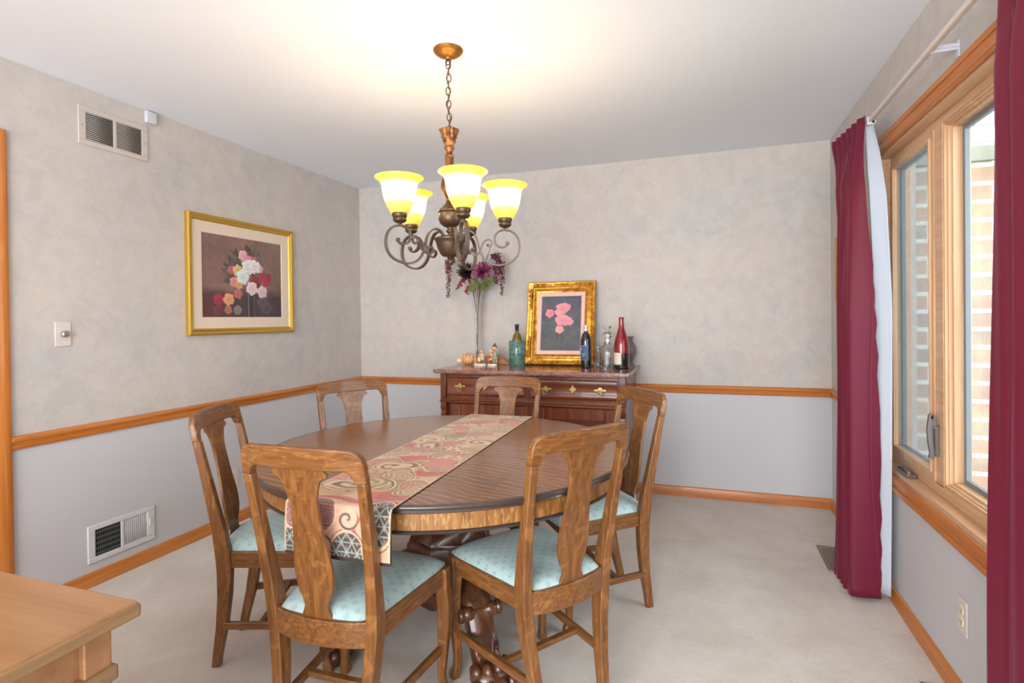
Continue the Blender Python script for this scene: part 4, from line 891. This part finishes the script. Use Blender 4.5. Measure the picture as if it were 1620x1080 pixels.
# tall glass flute vase with artificial flowers
VX, VY = 1.160, -.13
glass_thing('flute_vase', 'very tall slender clear glass flute vase holding the purple flowers', 'vase', (VX, VY, TOPZ), [(.001, 0), (.052, 0), (.052, .004), (.020, .010), (.009, .02), (.011, .05), (.016, .15), (.020, .28), (.025, .38), (.033, .47), (.044, .545), (.058, .595), (.0565, .596), (.042, .546), (.031, .47), (.023, .38), (.018, .28), (.014, .15), (.008, .06), (.001, .05)])
GR = 'artificial flower stems in the tall glass vase'
VB = Vector((VX, VY, TOPZ+.075))
def stem_to(mb, end, mid, seed, r_=.0022):
    rg = random.Random(seed); q = rg.uniform(0, 6.28); o1 = Vector((math.cos(q), math.sin(q), 0))
    # stays inside the flute, leaves at the rim
    pts_ = [VB+o1*.003, Vector((VX, VY, TOPZ+.25))-o1*.007, Vector((VX, VY, TOPZ+.42))+(Vector(end)-Vector((VX, VY, end[2]))).normalized()*.010, Vector((VX, VY, TOPZ+.56))+(Vector(end)-Vector((VX, VY, end[2]))).normalized()*.030]+[Vector(p) for p in mid]+[Vector(end)]
    mb.tube(smooth(pts_, 6), r_, 6)
def petal(mb, c, d, up, L_, w_, curl=.2, col=None, n=5):
    d = Vector(d).normalized(); up = (Vector(up)-d*Vector(up).dot(d)).normalized(); s_ = d.cross(up); rows = []
    for i in range(n+1):
        f = i/n; ww = w_*math.sin(PI*(f*.86+.10))**.8*.5; p = Vector(c)+d*L_*f+up*(curl*L_*f*f); rows.append([p-s_*ww+up*ww*.35, p, p+s_*ww+up*ww*.35])
    mb.loft(rows, caps=False, closed=False, col=col)
def dahlia(name, lab, c, nrm, r_, mt, seed, cols=None):
    t_ = thing(name, lab, 'flower', (0, 0, 0), group=GR); nrm = Vector(nrm).normalized(); rg = random.Random(seed)
    mb = MB(); stem_to(mb, Vector(c)-nrm*.012, [], seed); obj('stem', mb, 'stem', t_)
    a = nrm.cross(Vector((0, 0, 1))).normalized(); b_ = nrm.cross(a); mb = MB()
    for ring, (n_, el, L_, w_) in enumerate(((15, .05, 1.0, .36), (14, .35, .95, .34), (12, .65, .8, .3), (10, .95, .6, .26), (7, 1.25, .42, .2))):
        for k in range(n_):
            q = 2*PI*(k+.5*(ring % 2))/n_+rg.uniform(-.12, .12); e_ = el+rg.uniform(-.12, .12); rad = a*math.cos(q)+b_*math.sin(q); d = rad*math.cos(e_)+nrm*math.sin(e_); cc = None
            if cols: c0 = cols[rg.randrange(len(cols))]; cc = lin(c0)[:3]
            petal(mb, Vector(c)+rad*r_*.06, d, nrm*math.cos(e_)-rad*math.sin(e_), r_*L_*rg.uniform(.9, 1.1), r_*w_, rg.uniform(.0, .3), cc)
    obj('bloom', mb, mt, t_, ang=80)
dahlia('dahlia', 'mauve artificial dahlia at the centre of the vase', (1.226, -.17, 1.655), (.15, -.9, .35), .080, 'petal_mauve', 4, [(150, 70, 108), (130, 52, 92), (168, 92, 124), (110, 44, 70)])
dahlia('dahlia', 'near-black burgundy artificial dahlia left of the mauve one', (1.098, -.175, 1.655), (-.2, -.9, .25), .070, 'petal_dark', 7)
def wisteria(lab, arch, seed, cols, n_=46):
    t_ = thing('wisteria_spray', lab, 'flower', group=GR); mb = MB(); stem_to(mb, arch[1], [arch[0]], seed, .0018)
    drop = smooth([arch[1]]+arch[2:], 10); mb.tube(drop, .0014, 5); obj('stem', mb, 'stem', t_); rg = random.Random(seed); mb = MB()
    for k in range(n_):
        f = k/n_; p = drop[min(len(drop)-1, int(f*len(drop)))]; sp = .030*(1-.8*f)+.006
        q = rg.uniform(0, 6.28); p = p+Vector((math.cos(q), math.sin(q)*.8, rg.uniform(-.5, .5)))*sp*rg.uniform(.4, 1)
        c0 = lin(rg.choice(cols))[:3]; s_ = .011*(1-.55*f)
        for j in range(4): mb.add(*sphere(p+Vector((rg.uniform(-1, 1), rg.uniform(-1, 1), rg.uniform(-1, 1)))*s_*.9, s_*.72, 6, (1, .6, .8)), c0)
    obj('blossoms', mb, 'wisteria', t_, ang=80)
WC = [(120, 58, 74), (92, 34, 52), (150, 104, 112), (110, 26, 44), (134, 120, 112)]
wisteria('hanging spray of dusty purple wisteria on the far left of the vase', [(1.06, -.15, 1.70), (.955, -.16, 1.765), (.930, -.16, 1.70), (.932, -.16, 1.60), (.922, -.16, 1.47)], 3, WC, 110)
WC2 = [(96, 22, 50), (120, 40, 70), (84, 18, 40), (130, 60, 90)]
wisteria('hanging spray of plum wisteria on the right of the vase', [(1.28, -.15, 1.70), (1.335, -.16, 1.775), (1.375, -.16, 1.72), (1.385, -.16, 1.62), (1.378, -.16, 1.475)], 5, WC2, 100)
wisteria('short plum wisteria sprig beside the mauve dahlia', [(1.26, -.15, 1.66), (1.33, -.17, 1.70), (1.345, -.17, 1.66), (1.335, -.17, 1.60), (1.345, -.17, 1.56)], 6, WC2, 60)
def berries(lab, pts_, seed, n_):
    t_ = thing('berry_spray', lab, 'berries', group=GR); mb = MB(); stem_to(mb, pts_[0], [], seed, .0016); pth = smooth(pts_, 8); mb.tube(pth, .0014, 5); rg = random.Random(seed); pos = []
    for k in range(n_):
        p = pth[rg.randrange(len(pth))]+Vector((rg.uniform(-1, 1), rg.uniform(-.8, .8), rg.uniform(-1, 1)))*.016; pos.append(p)
    obj('stem', mb, 'stem', t_); mb = MB()
    for p in pos: mb.ball(p, .0065, 8)
    obj('berry_cluster', mb, 'berry', t_, ang=80)
berries('drooping spray of red berries on the left of the vase', [(1.12, -.17, 1.60), (1.07, -.18, 1.59), (1.04, -.18, 1.56), (1.02, -.18, 1.53)], 8, 60)
berries('cluster of dark red berries low at the left of the vase rim', [(1.14, -.17, 1.56), (1.11, -.18, 1.53), (1.095, -.18, 1.50)], 9, 44)
def leafy(lab, base, tips, seed, mt='leaf', w_=.045):
    t_ = thing('leaf_spray', lab, 'leaves', group=GR); mb = MB(); stem_to(mb, base, [], seed, .0018); obj('stem', mb, 'stem', t_); mb = MB(); rg = random.Random(seed)
    for tp in tips:
        d = Vector(tp)-Vector(base); L_ = d.length; petal(mb, base, d, (rg.uniform(-.4, .4), -1, .2), L_, w_, -.12, n=8)
        for k in range(4):
            p = Vector(base)+d*(.25+.17*k)
            for s_ in (-1, 1): petal(mb, p, d.normalized()+Vector((s_*d.normalized().z, 0, -s_*d.normalized().x))*.9, (0, -1, 0), w_*.75, w_*.45, -.1, n=4)
    obj('leaves', mb, mt, t_, ang=80)
leafy('olive green leaves spreading below the mauve dahlia', (1.19, -.18, 1.535), [(1.30, -.20, 1.62), (1.335, -.19, 1.585), (1.26, -.21, 1.53), (1.16, -.21, 1.60)], 11)
leafy('green leaves hanging over the front of the vase rim', (1.165, -.18, 1.60), [(1.135, -.21, 1.50), (1.17, -.22, 1.49), (1.205, -.21, 1.53)], 12, 'leaf', .035)
leafy('dull green leaves at the back left of the bouquet', (1.06, -.13, 1.66), [(1.00, -.13, 1.73), (1.03, -.12, 1.76), (.985, -.13, 1.67)], 13, 'leaf', .03)
leafy('silvery grey grass blades standing above the flowers', (1.24, -.14, 1.70), [(1.185, -.14, 1.84), (1.29, -.14, 1.88), (1.335, -.14, 1.82), (1.255, -.13, 1.80)], 14, 'leaf_grey', .008)

# ------------------------------------------------------------------ chandelier
HX, HY = 1.822, -1.985
ch = thing('chandelier', 'five-light bronze chandelier with bell-shaped amber glass shades over the table', 'chandelier', (HX, HY, 0))
obj('ceiling_canopy', MB().lathe([(.001, H), (.062, H), (.064, H-.004), (.060, H-.012), (.045, H-.024), (.022, H-.032), (.012, H-.034), (.010, H-.042), (.001, H-.042)], n=40), 'canopy', ch, label='antique gold ceiling canopy')
mb = MB(); mb.torus((0, 0, H-.052), .012, .0028, 16, 6); obj('hook', mb, 'bronze', ch)
nl = 10; z = H-.066; first = None
for k in range(nl):
    zc = 2.375-k*(2.375-2.125)/(nl-1)
    if first is None:
        mb = MB(); mb.torus((0, 0, 0), .0095, .0024, 20, 6, ((1, 0, 0), (0, 0, 1)), sy=1.9); first = obj('chain_link', mb, 'bronze', ch); l_ = first
    else: l_ = first.copy(); COL.objects.link(l_); l_.parent = ch
    l_.location = (.002*math.sin(k), 0, zc); l_.rotation_euler = (0, 0, R(25+90*(k % 2)))
mb = MB(); mb.tube(smooth([(.0+.007*math.sin(k*1.7), .006*math.cos(k*1.7), H-.04-k*.032) for k in range(10)]+[(0, 0, 2.10)], 5), .0022, 6); obj('cord', mb, 'bronze', ch)
mb = MB(); mb.torus((0, 0, 2.105), .011, .003, 16, 6)
fl = lambda a, z: .10*math.cos(10*a) if z > 2.062 else .04*math.cos(12*a)
mb.lathe([(.001, 2.090), (.018, 2.092), (.036, 2.100), (.041, 2.098), (.036, 2.088), (.030, 2.072), (.032, 2.066), (.026, 2.058), (.028, 2.050), (.022, 2.040), (.016, 2.030), (.021, 2.024), (.021, 2.018), (.013, 2.008), (.012, 1.996), (.019, 1.990), (.020, 1.984), (.016, 1.980), (.001, 1.98)], n=60, flute=fl); obj('leaf_crown', mb, 'bronze_gold', ch, ang=60)
mb = MB(); mb.lathe([(.001, 1.982), (.018, 1.982), (.019, 1.975), (.018, 1.955), (.021, 1.935), (.028, 1.905), (.036, 1.875), (.038, 1.855), (.034, 1.835), (.024, 1.815), (.016, 1.805), (.018, 1.800), (.018, 1.794), (.013, 1.790), (.001, 1.79)], n=40); obj('baluster', mb, 'bronze_gold', ch, ang=50)
mb = MB(); mb.lathe([(.001, 1.790), (.014, 1.790), (.018, 1.785), (.024, 1.778), (.034, 1.765), (.047, 1.757), (.053, 1.752), (.053, 1.747), (.047, 1.743), (.050, 1.735), (.050, 1.715), (.044, 1.698), (.029, 1.686), (.014, 1.680), (.012, 1.672), (.018, 1.668), (.018, 1.662), (.010, 1.655), (.012, 1.645), (.030, 1.638), (.001, 1.638)], n=48, flute=lambda a, z: .05*math.cos(14*a) if 1.755 < z < 1.79 else 0); obj('urn', mb, 'bronze', ch, ang=50)
mb = MB(); mb.lathe([(.001, 1.648), (.028, 1.646), (.056, 1.640), (.069, 1.634), (.069, 1.627), (.064, 1.623), (.061, 1.611), (.054, 1.588), (.042, 1.565), (.034, 1.557), (.001, 1.556)], n=48, flute=lambda a, z: .03*math.cos(16*a) if z > 1.63 else 0); obj('lower_bowl', mb, 'bronze', ch, ang=50)
mb = MB(); mb.lathe([(.001, 1.558), (.014, 1.556), (.016, 1.550), (.010, 1.545), (.013, 1.538), (.012, 1.528), (.005, 1.520), (.001, 1.518)], n=20); obj('finial', mb, 'bronze', ch)
ARM = [(.246, 1.612), (.238, 1.600), (.222, 1.594), (.200, 1.602), (.189, 1.622), (.192, 1.645), (.206, 1.662), (.230, 1.669), (.262, 1.662), (.286, 1.640), (.296, 1.606), (.292, 1.570), (.272, 1.540), (.240, 1.524), (.204, 1.517), (.168, 1.526), (.140, 1.550), (.124, 1.586), (.113, 1.630), (.096, 1.658), (.070, 1.669), (.045, 1.660), (.034, 1.640)]
SCR = [(.160, 1.604), (.168, 1.600), (.177, 1.608), (.176, 1.621), (.162, 1.628), (.144, 1.619), (.132, 1.596), (.122, 1.572), (.105, 1.561), (.090, 1.568), (.086, 1.582), (.094, 1.592), (.102, 1.588)]
SH = [(.034, 0), (.040, .008), (.047, .022), (.056, .042), (.063, .064), (.067, .088), (.070, .108), (.075, .122), (.084, .132), (.094, .139), (.098, .1415), (.097, .145), (.092, .1445), (.082, .138), (.072, .127), (.066, .110), (.063, .088), (.058, .062), (.051, .042), (.042, .022), (.034, .010), (.024, .004)]
for k in range(5):
    a = R(20+72*k); ca, sa = math.cos(a), math.sin(a); P3 = lambda r_, z_: (r_*ca, r_*sa, z_)
    mb = MB(); side = (-sa, ca, 0)
    def bar(pts2, w_, t_):
        pts_ = smooth([P3(*p) for p in pts2], 5); sd = Vector(side); rings = []
        for i, p in enumerate(pts_):
            T = (pts_[min(i+1, len(pts_)-1)]-pts_[max(i-1, 0)]).normalized(); Nn = T.cross(sd).normalized()
            rings.append([p+sd*w_/2+Nn*t_/2, p-sd*w_/2+Nn*t_/2, p-sd*w_/2-Nn*t_/2, p+sd*w_/2-Nn*t_/2])
        mb.loft(rings)
    bar(ARM, .016, .0075); mb.lathe([(.001, -.008), (.0075, -.008), (.009, 0), (.0075, .008), (.001, .008)], (0, 0, 0), 12, axis='x'); n_ = 12*5
    mb.v[-n_:] = [(ca*.244-sa*p[0]+ca*p[1]*1.0, sa*.244+ca*p[0]+sa*p[1], 1.611+p[2]) for p in mb.v[-n_:]]
    arm = obj('arm', mb, 'iron', ch, bevel=.0012)
    mb = MB(); bar(SCR, .013, .0065); 
    for q in (SCR[0], SCR[-1]): mb.ball(P3(*q), .007, 8)
    obj('scroll', mb, 'iron', arm, bevel=.001)
    cz = 1.671
    mb = MB(); mb.lathe([(.001, 0), (.006, 0), (.008, .006), (.020, .010), (.026, .016), (.028, .022), (.025, .027), (.029, .033), (.031, .042), (.029, .048), (.001, .048)], P3(.235, cz), 28); obj('lamp_cup', mb, 'bronze', ch, ang=50)
    m_ = M.get('lamp') or lamp_glass('lit_amber_glass', (255, 240, 200), (255, 206, 40), 7.0, .95, .006, .055, .098, .137); M['lamp'] = m_
    gs = obj('glass_shade', MB().lathe([(r_, z_) for r_, z_ in SH], n=48, caps=False), 'lamp', ch, ang=60); gs.location = P3(.235, cz+.046)
    l = bpy.data.lights.new('bulb', 'POINT'); l.energy = 2.4; l.color = (1, .84, .64); l.shadow_soft_size = .03
    lo = bpy.data.objects.new('bulb', l); COL.objects.link(lo); lo.location = (HX+.235*ca, HY+.235*sa, cz+.150)

# ------------------------------------------------------------------ curtains and rod
def ss(a, b_, x): t_ = max(0, min(1, (x-a)/(b_-a))); return t_*t_*(3-2*t_)
def drape(name, par, mt, A, B, nfold, amp, z0, z1, hdr=(7, .012), n=220, nz=60, phase=0, hem=None, lab=None, topA=None, topB=None):
    rings = []
    for i in range(nz+1):
        f = i/nz; z = z0+(z1-z0)*f; row = []; k = ss(1.86, 2.15, z); a_ = A(z); b_ = B(z); d = Vector((b_[0]-a_[0], b_[1]-a_[1])); nrm = Vector((d.y, -d.x)).normalized()
        for j in range(n+1):
            u = j/n; w1_ = (2*abs(math.sin(PI*nfold*u+phase/2+.25*math.sin(z*2.1)))**.75-1)*(1-.25*math.sin(5*u+z))+.10*math.sin(2*PI*nfold*2.3*u+z*1.5); w2_ = math.sin(2*PI*hdr[0]*u)
            o_ = amp(z)*w1_*(1-k)+hdr[1]*k*w2_; tw = .25*d.length/nfold*math.cos(2*PI*nfold*u*1.0+phase+1.2)*(1-k)*.6
            p = Vector((a_[0], a_[1]))+d*u+nrm*o_+d.normalized()*tw; row.append((p.x, p.y, z+(hem(u)*(1-f) if hem else 0)))
        rings.append(row)
    mb = MB(); mb.loft(rings, caps=False, closed=False); o = obj(name, mb, mt, par, solid=.002, ang=80); return o
cl_ = thing('curtain', 'gathered burgundy curtain with white lining at the far side of the window', 'curtain', (0, 0, 0), group='burgundy curtains at the window')
iA = lambda z: (interp(z, [(0, 3.470), (1.3, 3.480), (1.85, 3.480), (2.17, 3.490)]), interp(z, [(0, -1.075), (1.3, -1.10), (1.75, -1.09), (1.95, -1.02), (2.17, -.845)]))
iB = lambda z: (interp(z, [(0, 3.520), (1.3, 3.510), (1.9, 3.510), (2.17, 3.535)]), interp(z, [(0, -1.305), (1.3, -1.355), (1.85, -1.33), (2.17, -1.255)]))
drape('drape', cl_, 'curtain', iA, iB, 4.3, lambda z: interp(z, [(0, .052), (1.3, .048), (1.9, .030), (2.2, .02)]), .022, 2.185, (6, .010), phase=4.4, hem=lambda u: .0)
mb = MB(); rows = []
for i in range(41):
    z = .05+2.125*i/40; a_ = Vector((interp(z, [(0, 3.552), (1.3, 3.552), (1.9, 3.540), (2.17, 3.545)]), iB(z)[1]+.036)); b_ = Vector((interp(z, [(0, 3.606), (1.4, 3.606), (1.8, 3.600), (2.0, 3.590), (2.17, 3.560)]), interp(z, [(0, -1.325), (.6, -1.345), (1.3, -1.365), (1.8, -1.325), (2.0, -1.28), (2.17, -1.262)])))
    rows.append([(a_.x+(b_.x-a_.x)*q+.004*math.sin(q*7+z), a_.y+(b_.y-a_.y)*q+.010*math.sin(q*PI), z) for q in [j/10 for j in range(11)]])
mb.loft(rows, caps=False, closed=False); obj('lining', mb, 'lining', cl_, solid=.0012, ang=80, label='plain white curtain lining')
cr_ = thing('curtain', 'burgundy curtain hanging at the right edge of the photo, nearest the viewer', 'curtain', (0, 0, 0), group='burgundy curtains at the window')
drape('drape', cr_, 'curtain', lambda z: (3.563, -2.412+.008*math.sin(z*3.1)), lambda z: (3.555, -3.30), 9.2, lambda z: .036, .022, 2.185, (16, .012), n=420, phase=1.6)
rod = thing('curtain_rod', 'white traverse curtain rod above the window', 'curtain rod', (0, 0, 0))
mb = MB(); mb.box(X0-.092, X0-.080, -3.45, -1.262, 2.148, 2.166); mb.box(X0-.084, X0-.072, -3.45, -1.262, 2.151, 2.155); obj('track', mb, 'plate', rod, bevel=.002)
mb = MB(); mb.box(X0-.096, X0-.066, -1.268, -1.245, 2.138, 2.172); mb.lathe([(.001, -.006), (.010, -.006), (.010, .006), (.001, .006)], (X0-.070, -1.262, 2.150), 12, axis='y'); obj('end_pulley', mb, 'white', rod, bevel=.002)
for y in (-1.939, -3.05):
    mb = MB(); mb.box(X0-.084, X0, y-.011, y+.011, 2.158, 2.170); mb.box(X0-.083, X0-.001, y-.0105, y-.006, 2.148, 2.1575); mb.box(X0-.004, X0, y-.012, y+.012, 2.125, 2.180); obj('bracket', mb, 'white_plastic', rod, bevel=.001)

# ------------------------------------------------------------------ pictures on the walls
pw = thing('framed_print', 'gold framed print of a rose bouquet with a wide cream mat on the left wall', 'picture', (.004, -1.297, 1.211), R(90))
mb = MB(); framed(mb, .436, .727, [(0, -.002), (0, .020), (.008, .026), (.016, .024), (.022, .016), (.030, .018), (.036, .014), (.040, .008), (.040, -.002)]); obj('frame', mb, 'gold_plain', pw, ang=40)
mb = MB(); framed(mb, .400, .655, [(0, .004), (0, .0075), (.068, .0075), (.072, .005), (.072, .002)]); mb.v = [(a, b_, c+.036) for a, b_, c in mb.v]; obj('mat_board', mb, 'mat_board', pw, ang=30)
picture('print', pw, .326, .512, -.0022, 260, 210, bouquet_fn, off=(0, .108))
mb = MB(); mb.box(-.42, .42, -.0015, .002, .01, .717); obj('backing', mb, 'runner_back', pw)
pr = thing('framed_print', 'small gilt frame on the right wall, mostly hidden behind the far curtain', 'picture', (RW-.004, -.37, 1.37), R(-90))
mb = MB(); framed(mb, .14, .40, [(0, -.002), (0, .016), (.006, .020), (.016, .014), (.024, .008), (.024, -.002)]); obj('frame', mb, 'gold_plain', pr, ang=40)
mb = MB(); mb.box(-.12, .12, -.004, -.001, .02, .38); obj('mat_board', mb, 'mat_board', pr)

# ------------------------------------------------------------------ wall and floor fittings
def wall_left_thing(name, lab, cat, y, z, group=None): return thing(name, lab, cat, (0, y, z), R(90), group)     # local: x along the wall, -y into the room
t_ = wall_left_thing('return_air_grille', 'large beige two-panel air grille high on the left wall', 'vent', -2.127, 2.254)
mb = MB()
for a_, b_, c_, d_ in ((-.176, .176, .068, .094), (-.176, .176, -.094, -.068), (-.176, -.142, -.068, .068), (.142, .176, -.068, .068), (-.008, .008, -.068, .068)): mb.box(a_, b_, -.008, 0, c_, d_)
obj('frame', mb, 'grille', t_, bevel=.002)
mb = MB(); mb.box(-.142, .142, -.0012, -.0002, -.068, .068); obj('backing', mb, 'dark', t_)
mb = MB()
for s_ in (-1, 1):
    for k in range(15):
        z = -.0635+.0091*k; x0, x1 = (-.142, -.008) if s_ < 0 else (.008, .142); mb.add([(x0, -.0072, z-.0022), (x1, -.0072, z-.0022), (x1, -.002, z+.0030), (x0, -.002, z+.0030)], [(0, 1, 2, 3)]); 
o_ = obj('louvres', mb, 'grille', t_, solid=.001)
mb = MB(); [mb.ball((x_, -.008, 0), .004, 8, (1, .4, 1)) for x_ in (-.160, .160)]; obj('screw', mb, 'steel', t_)
t_ = wall_left_thing('supply_register', 'low white wall register with an open grid and a closed fin half', 'vent', -2.122, .205)
mb = MB()
for a_, b_, c_, d_ in ((-.172, .172, .066, .092), (-.172, .172, -.092, -.066), (-.172, -.138, -.066, .066), (.130, .172, -.066, .066), (-.012, .004, -.066, .066)): mb.box(a_, b_, -.009, 0, c_, d_)
obj('frame', mb, 'white', t_, bevel=.003)
mb = MB(); mb.box(-.138, -.012, -.002, -.0002, -.066, .066); obj('duct_opening', mb, 'dark', t_)
mb = MB()
for k in range(5): mb.box(-.138, -.012, -.0045, -.0022, -.060+.026*k, -.049+.026*k)
for k in range(12): mb.box(-.1365+.0112*k, -.1345+.0112*k, -.0065, -.0045, -.066, .066)
obj('damper_grid', mb, 'duct', t_)
mb = MB()
for k in range(11): x_ = .010+.0112*k; mb.add([(x_, -.0075, -.062), (x_+.009, -.003, -.062), (x_+.009, -.003, .062), (x_, -.0075, .062)], [(0, 1, 2, 3)])
mb.box(.004, .130, -.0025, -.0005, -.066, .066); obj('fins', mb, 'white', t_, solid=.0008)
mb = MB(); mb.box(.140, .146, -.016, -.009, -.01, .03); mb.box(.143, .160, -.013, -.010, .014, .019); obj('lever', mb, 'white', t_, bevel=.001)
t_ = tag(obj('wall_sensor', MB().box(-.030, .030, -.024, 0, -.032, .032), 'white_plastic', bevel=.006, seg=3), 'small white plastic sensor box where the left wall meets the ceiling', 'sensor'); t_.location = (0, -1.937, 2.402); t_.rotation_euler = (0, 0, R(90))
t_ = wall_left_thing('dimmer_switch', 'wall plate with a round metal dimmer knob on the left wall', 'switch', -2.385, 1.240)
obj('plate', MB().box(-.035, .035, -.005, 0, -.057, .057), 'plate', t_, bevel=.003)
obj('knob', MB().lathe([(.001, -.030), (.012, -.029), (.016, -.024), (.016, -.010), (.011, -.008), (.011, -.004), (.001, -.004)], n=24, axis='y'), 'steel', t_, label='round polished metal knob')
def outlet(lab, loc, rz):
    t_ = thing('wall_outlet', lab, 'outlet', loc, rz); obj('plate', MB().box(-.035, .035, -.005, 0, -.057, .057), 'plate', t_, bevel=.003)
    for s_ in (-1, 1):
        mb = MB(); mb.lathe([(.001, -.0075), (.0145, -.0075), (.016, -.006), (.016, -.004), (.001, -.004)], (0, 0, s_*.0195), 20, axis='y'); rc = obj('receptacle', mb, 'ivory', t_, label='ivory outlet socket')
        mb = MB(); 
        for q in (-.006, .006): mb.box(q-.001, q+.001, -.0080, -.0074, s_*.0195-.001, s_*.0195+.007)
        mb.box(-.002, .002, -.0080, -.0074, s_*.0195-.009, s_*.0195-.005); obj('slots', mb, 'dark', rc)
outlet('white wall outlet low on the left wall, seen through the back of the left chair', (0, -1.408, .295), R(90))
outlet('white wall outlet low on the right wall under the window', (RW, -1.955, .295), R(-90))
def floor_register(lab, x, y, w_, l_):
    t_ = thing('floor_register', lab, 'vent', (x, y, 0)); mb = MB()
    mb.box(-w_/2, w_/2, -l_/2, -l_/2+.02, 0, .006); mb.box(-w_/2, w_/2, l_/2-.02, l_/2, 0, .006); mb.box(-w_/2, -w_/2+.02, -l_/2+.02, l_/2-.02, 0, .006); mb.box(w_/2-.02, w_/2, -l_/2+.02, l_/2-.02, 0, .006); obj('frame', mb, 'vent_brown', t_, bevel=.002)
    mb = MB(); n_ = int((l_-.04)/.012)
    for k in range(n_): mb.box(-w_/2+.02, w_/2-.02, -l_/2+.022+k*.012, -l_/2+.028+k*.012, .0005, .0045)
    obj('slats', mb, 'vent_brown', t_)
floor_register('brown floor vent in the carpet beside the far curtain', 3.495, -.85, .14, .33)
floor_register('brown floor vent in the carpet under the window, cut by the bottom of the photo', 3.590, -2.035, .085, .34)

# ------------------------------------------------------------------ honey maple sideboard in the foreground
sb = thing('sideboard', 'honey-coloured wooden sideboard corner at the lower left, nearest the viewer', 'sideboard', (0, 0, 0))
SX1, SY1, SX0, SY0, SZ = 1.809, -3.371, .75, -3.86, .75
mb = MB(); mb.box(SX0, SX1, SY0, SY1, SZ-.026, SZ); obj('top', mb, 'sideboard', sb, bevel=.006, seg=3)
mb = MB(); 
for a_, b_, c_, d_ in ((SX1-.006, SX1+.003, SY0-.001, SY1+.001), ): mb.box(a_, b_, c_, d_, SZ-.030, SZ-.006)
mb.box(SX0-.001, SX1+.001, SY1-.006, SY1+.003, SZ-.030, SZ-.006); obj('worn_edge', mb, 'side_frame', sb, bevel=.004, label='worn greyish edge of the top')
mb = MB(); i_ = .032; mb.box(SX0+.04, SX1-i_-.014, SY0+.05, SY1-i_-.012, .10, SZ-.026); obj('body', mb, 'sideboard', sb, bevel=.002)
for xa_ in (SX1-i_-.05, SX0+.03):
    for ya_ in (SY1-i_-.05, SY0+.04): mb = MB(); mb.box(xa_, xa_+.05, ya_, ya_+.05, 0, SZ-.026); obj('corner_post', mb, 'sideboard', sb, bevel=.003)
mb = MB(); mb.box(SX1-i_-.02, SX1-i_+.008, SY0+.04, SY1-i_+.008, .608, .638); mb.box(SX0+.03, SX1-i_-.021, SY1-i_-.02, SY1-i_+.0078, .608, .6378); obj('molding', mb, 'side_frame', sb, bevel=.006, seg=3)
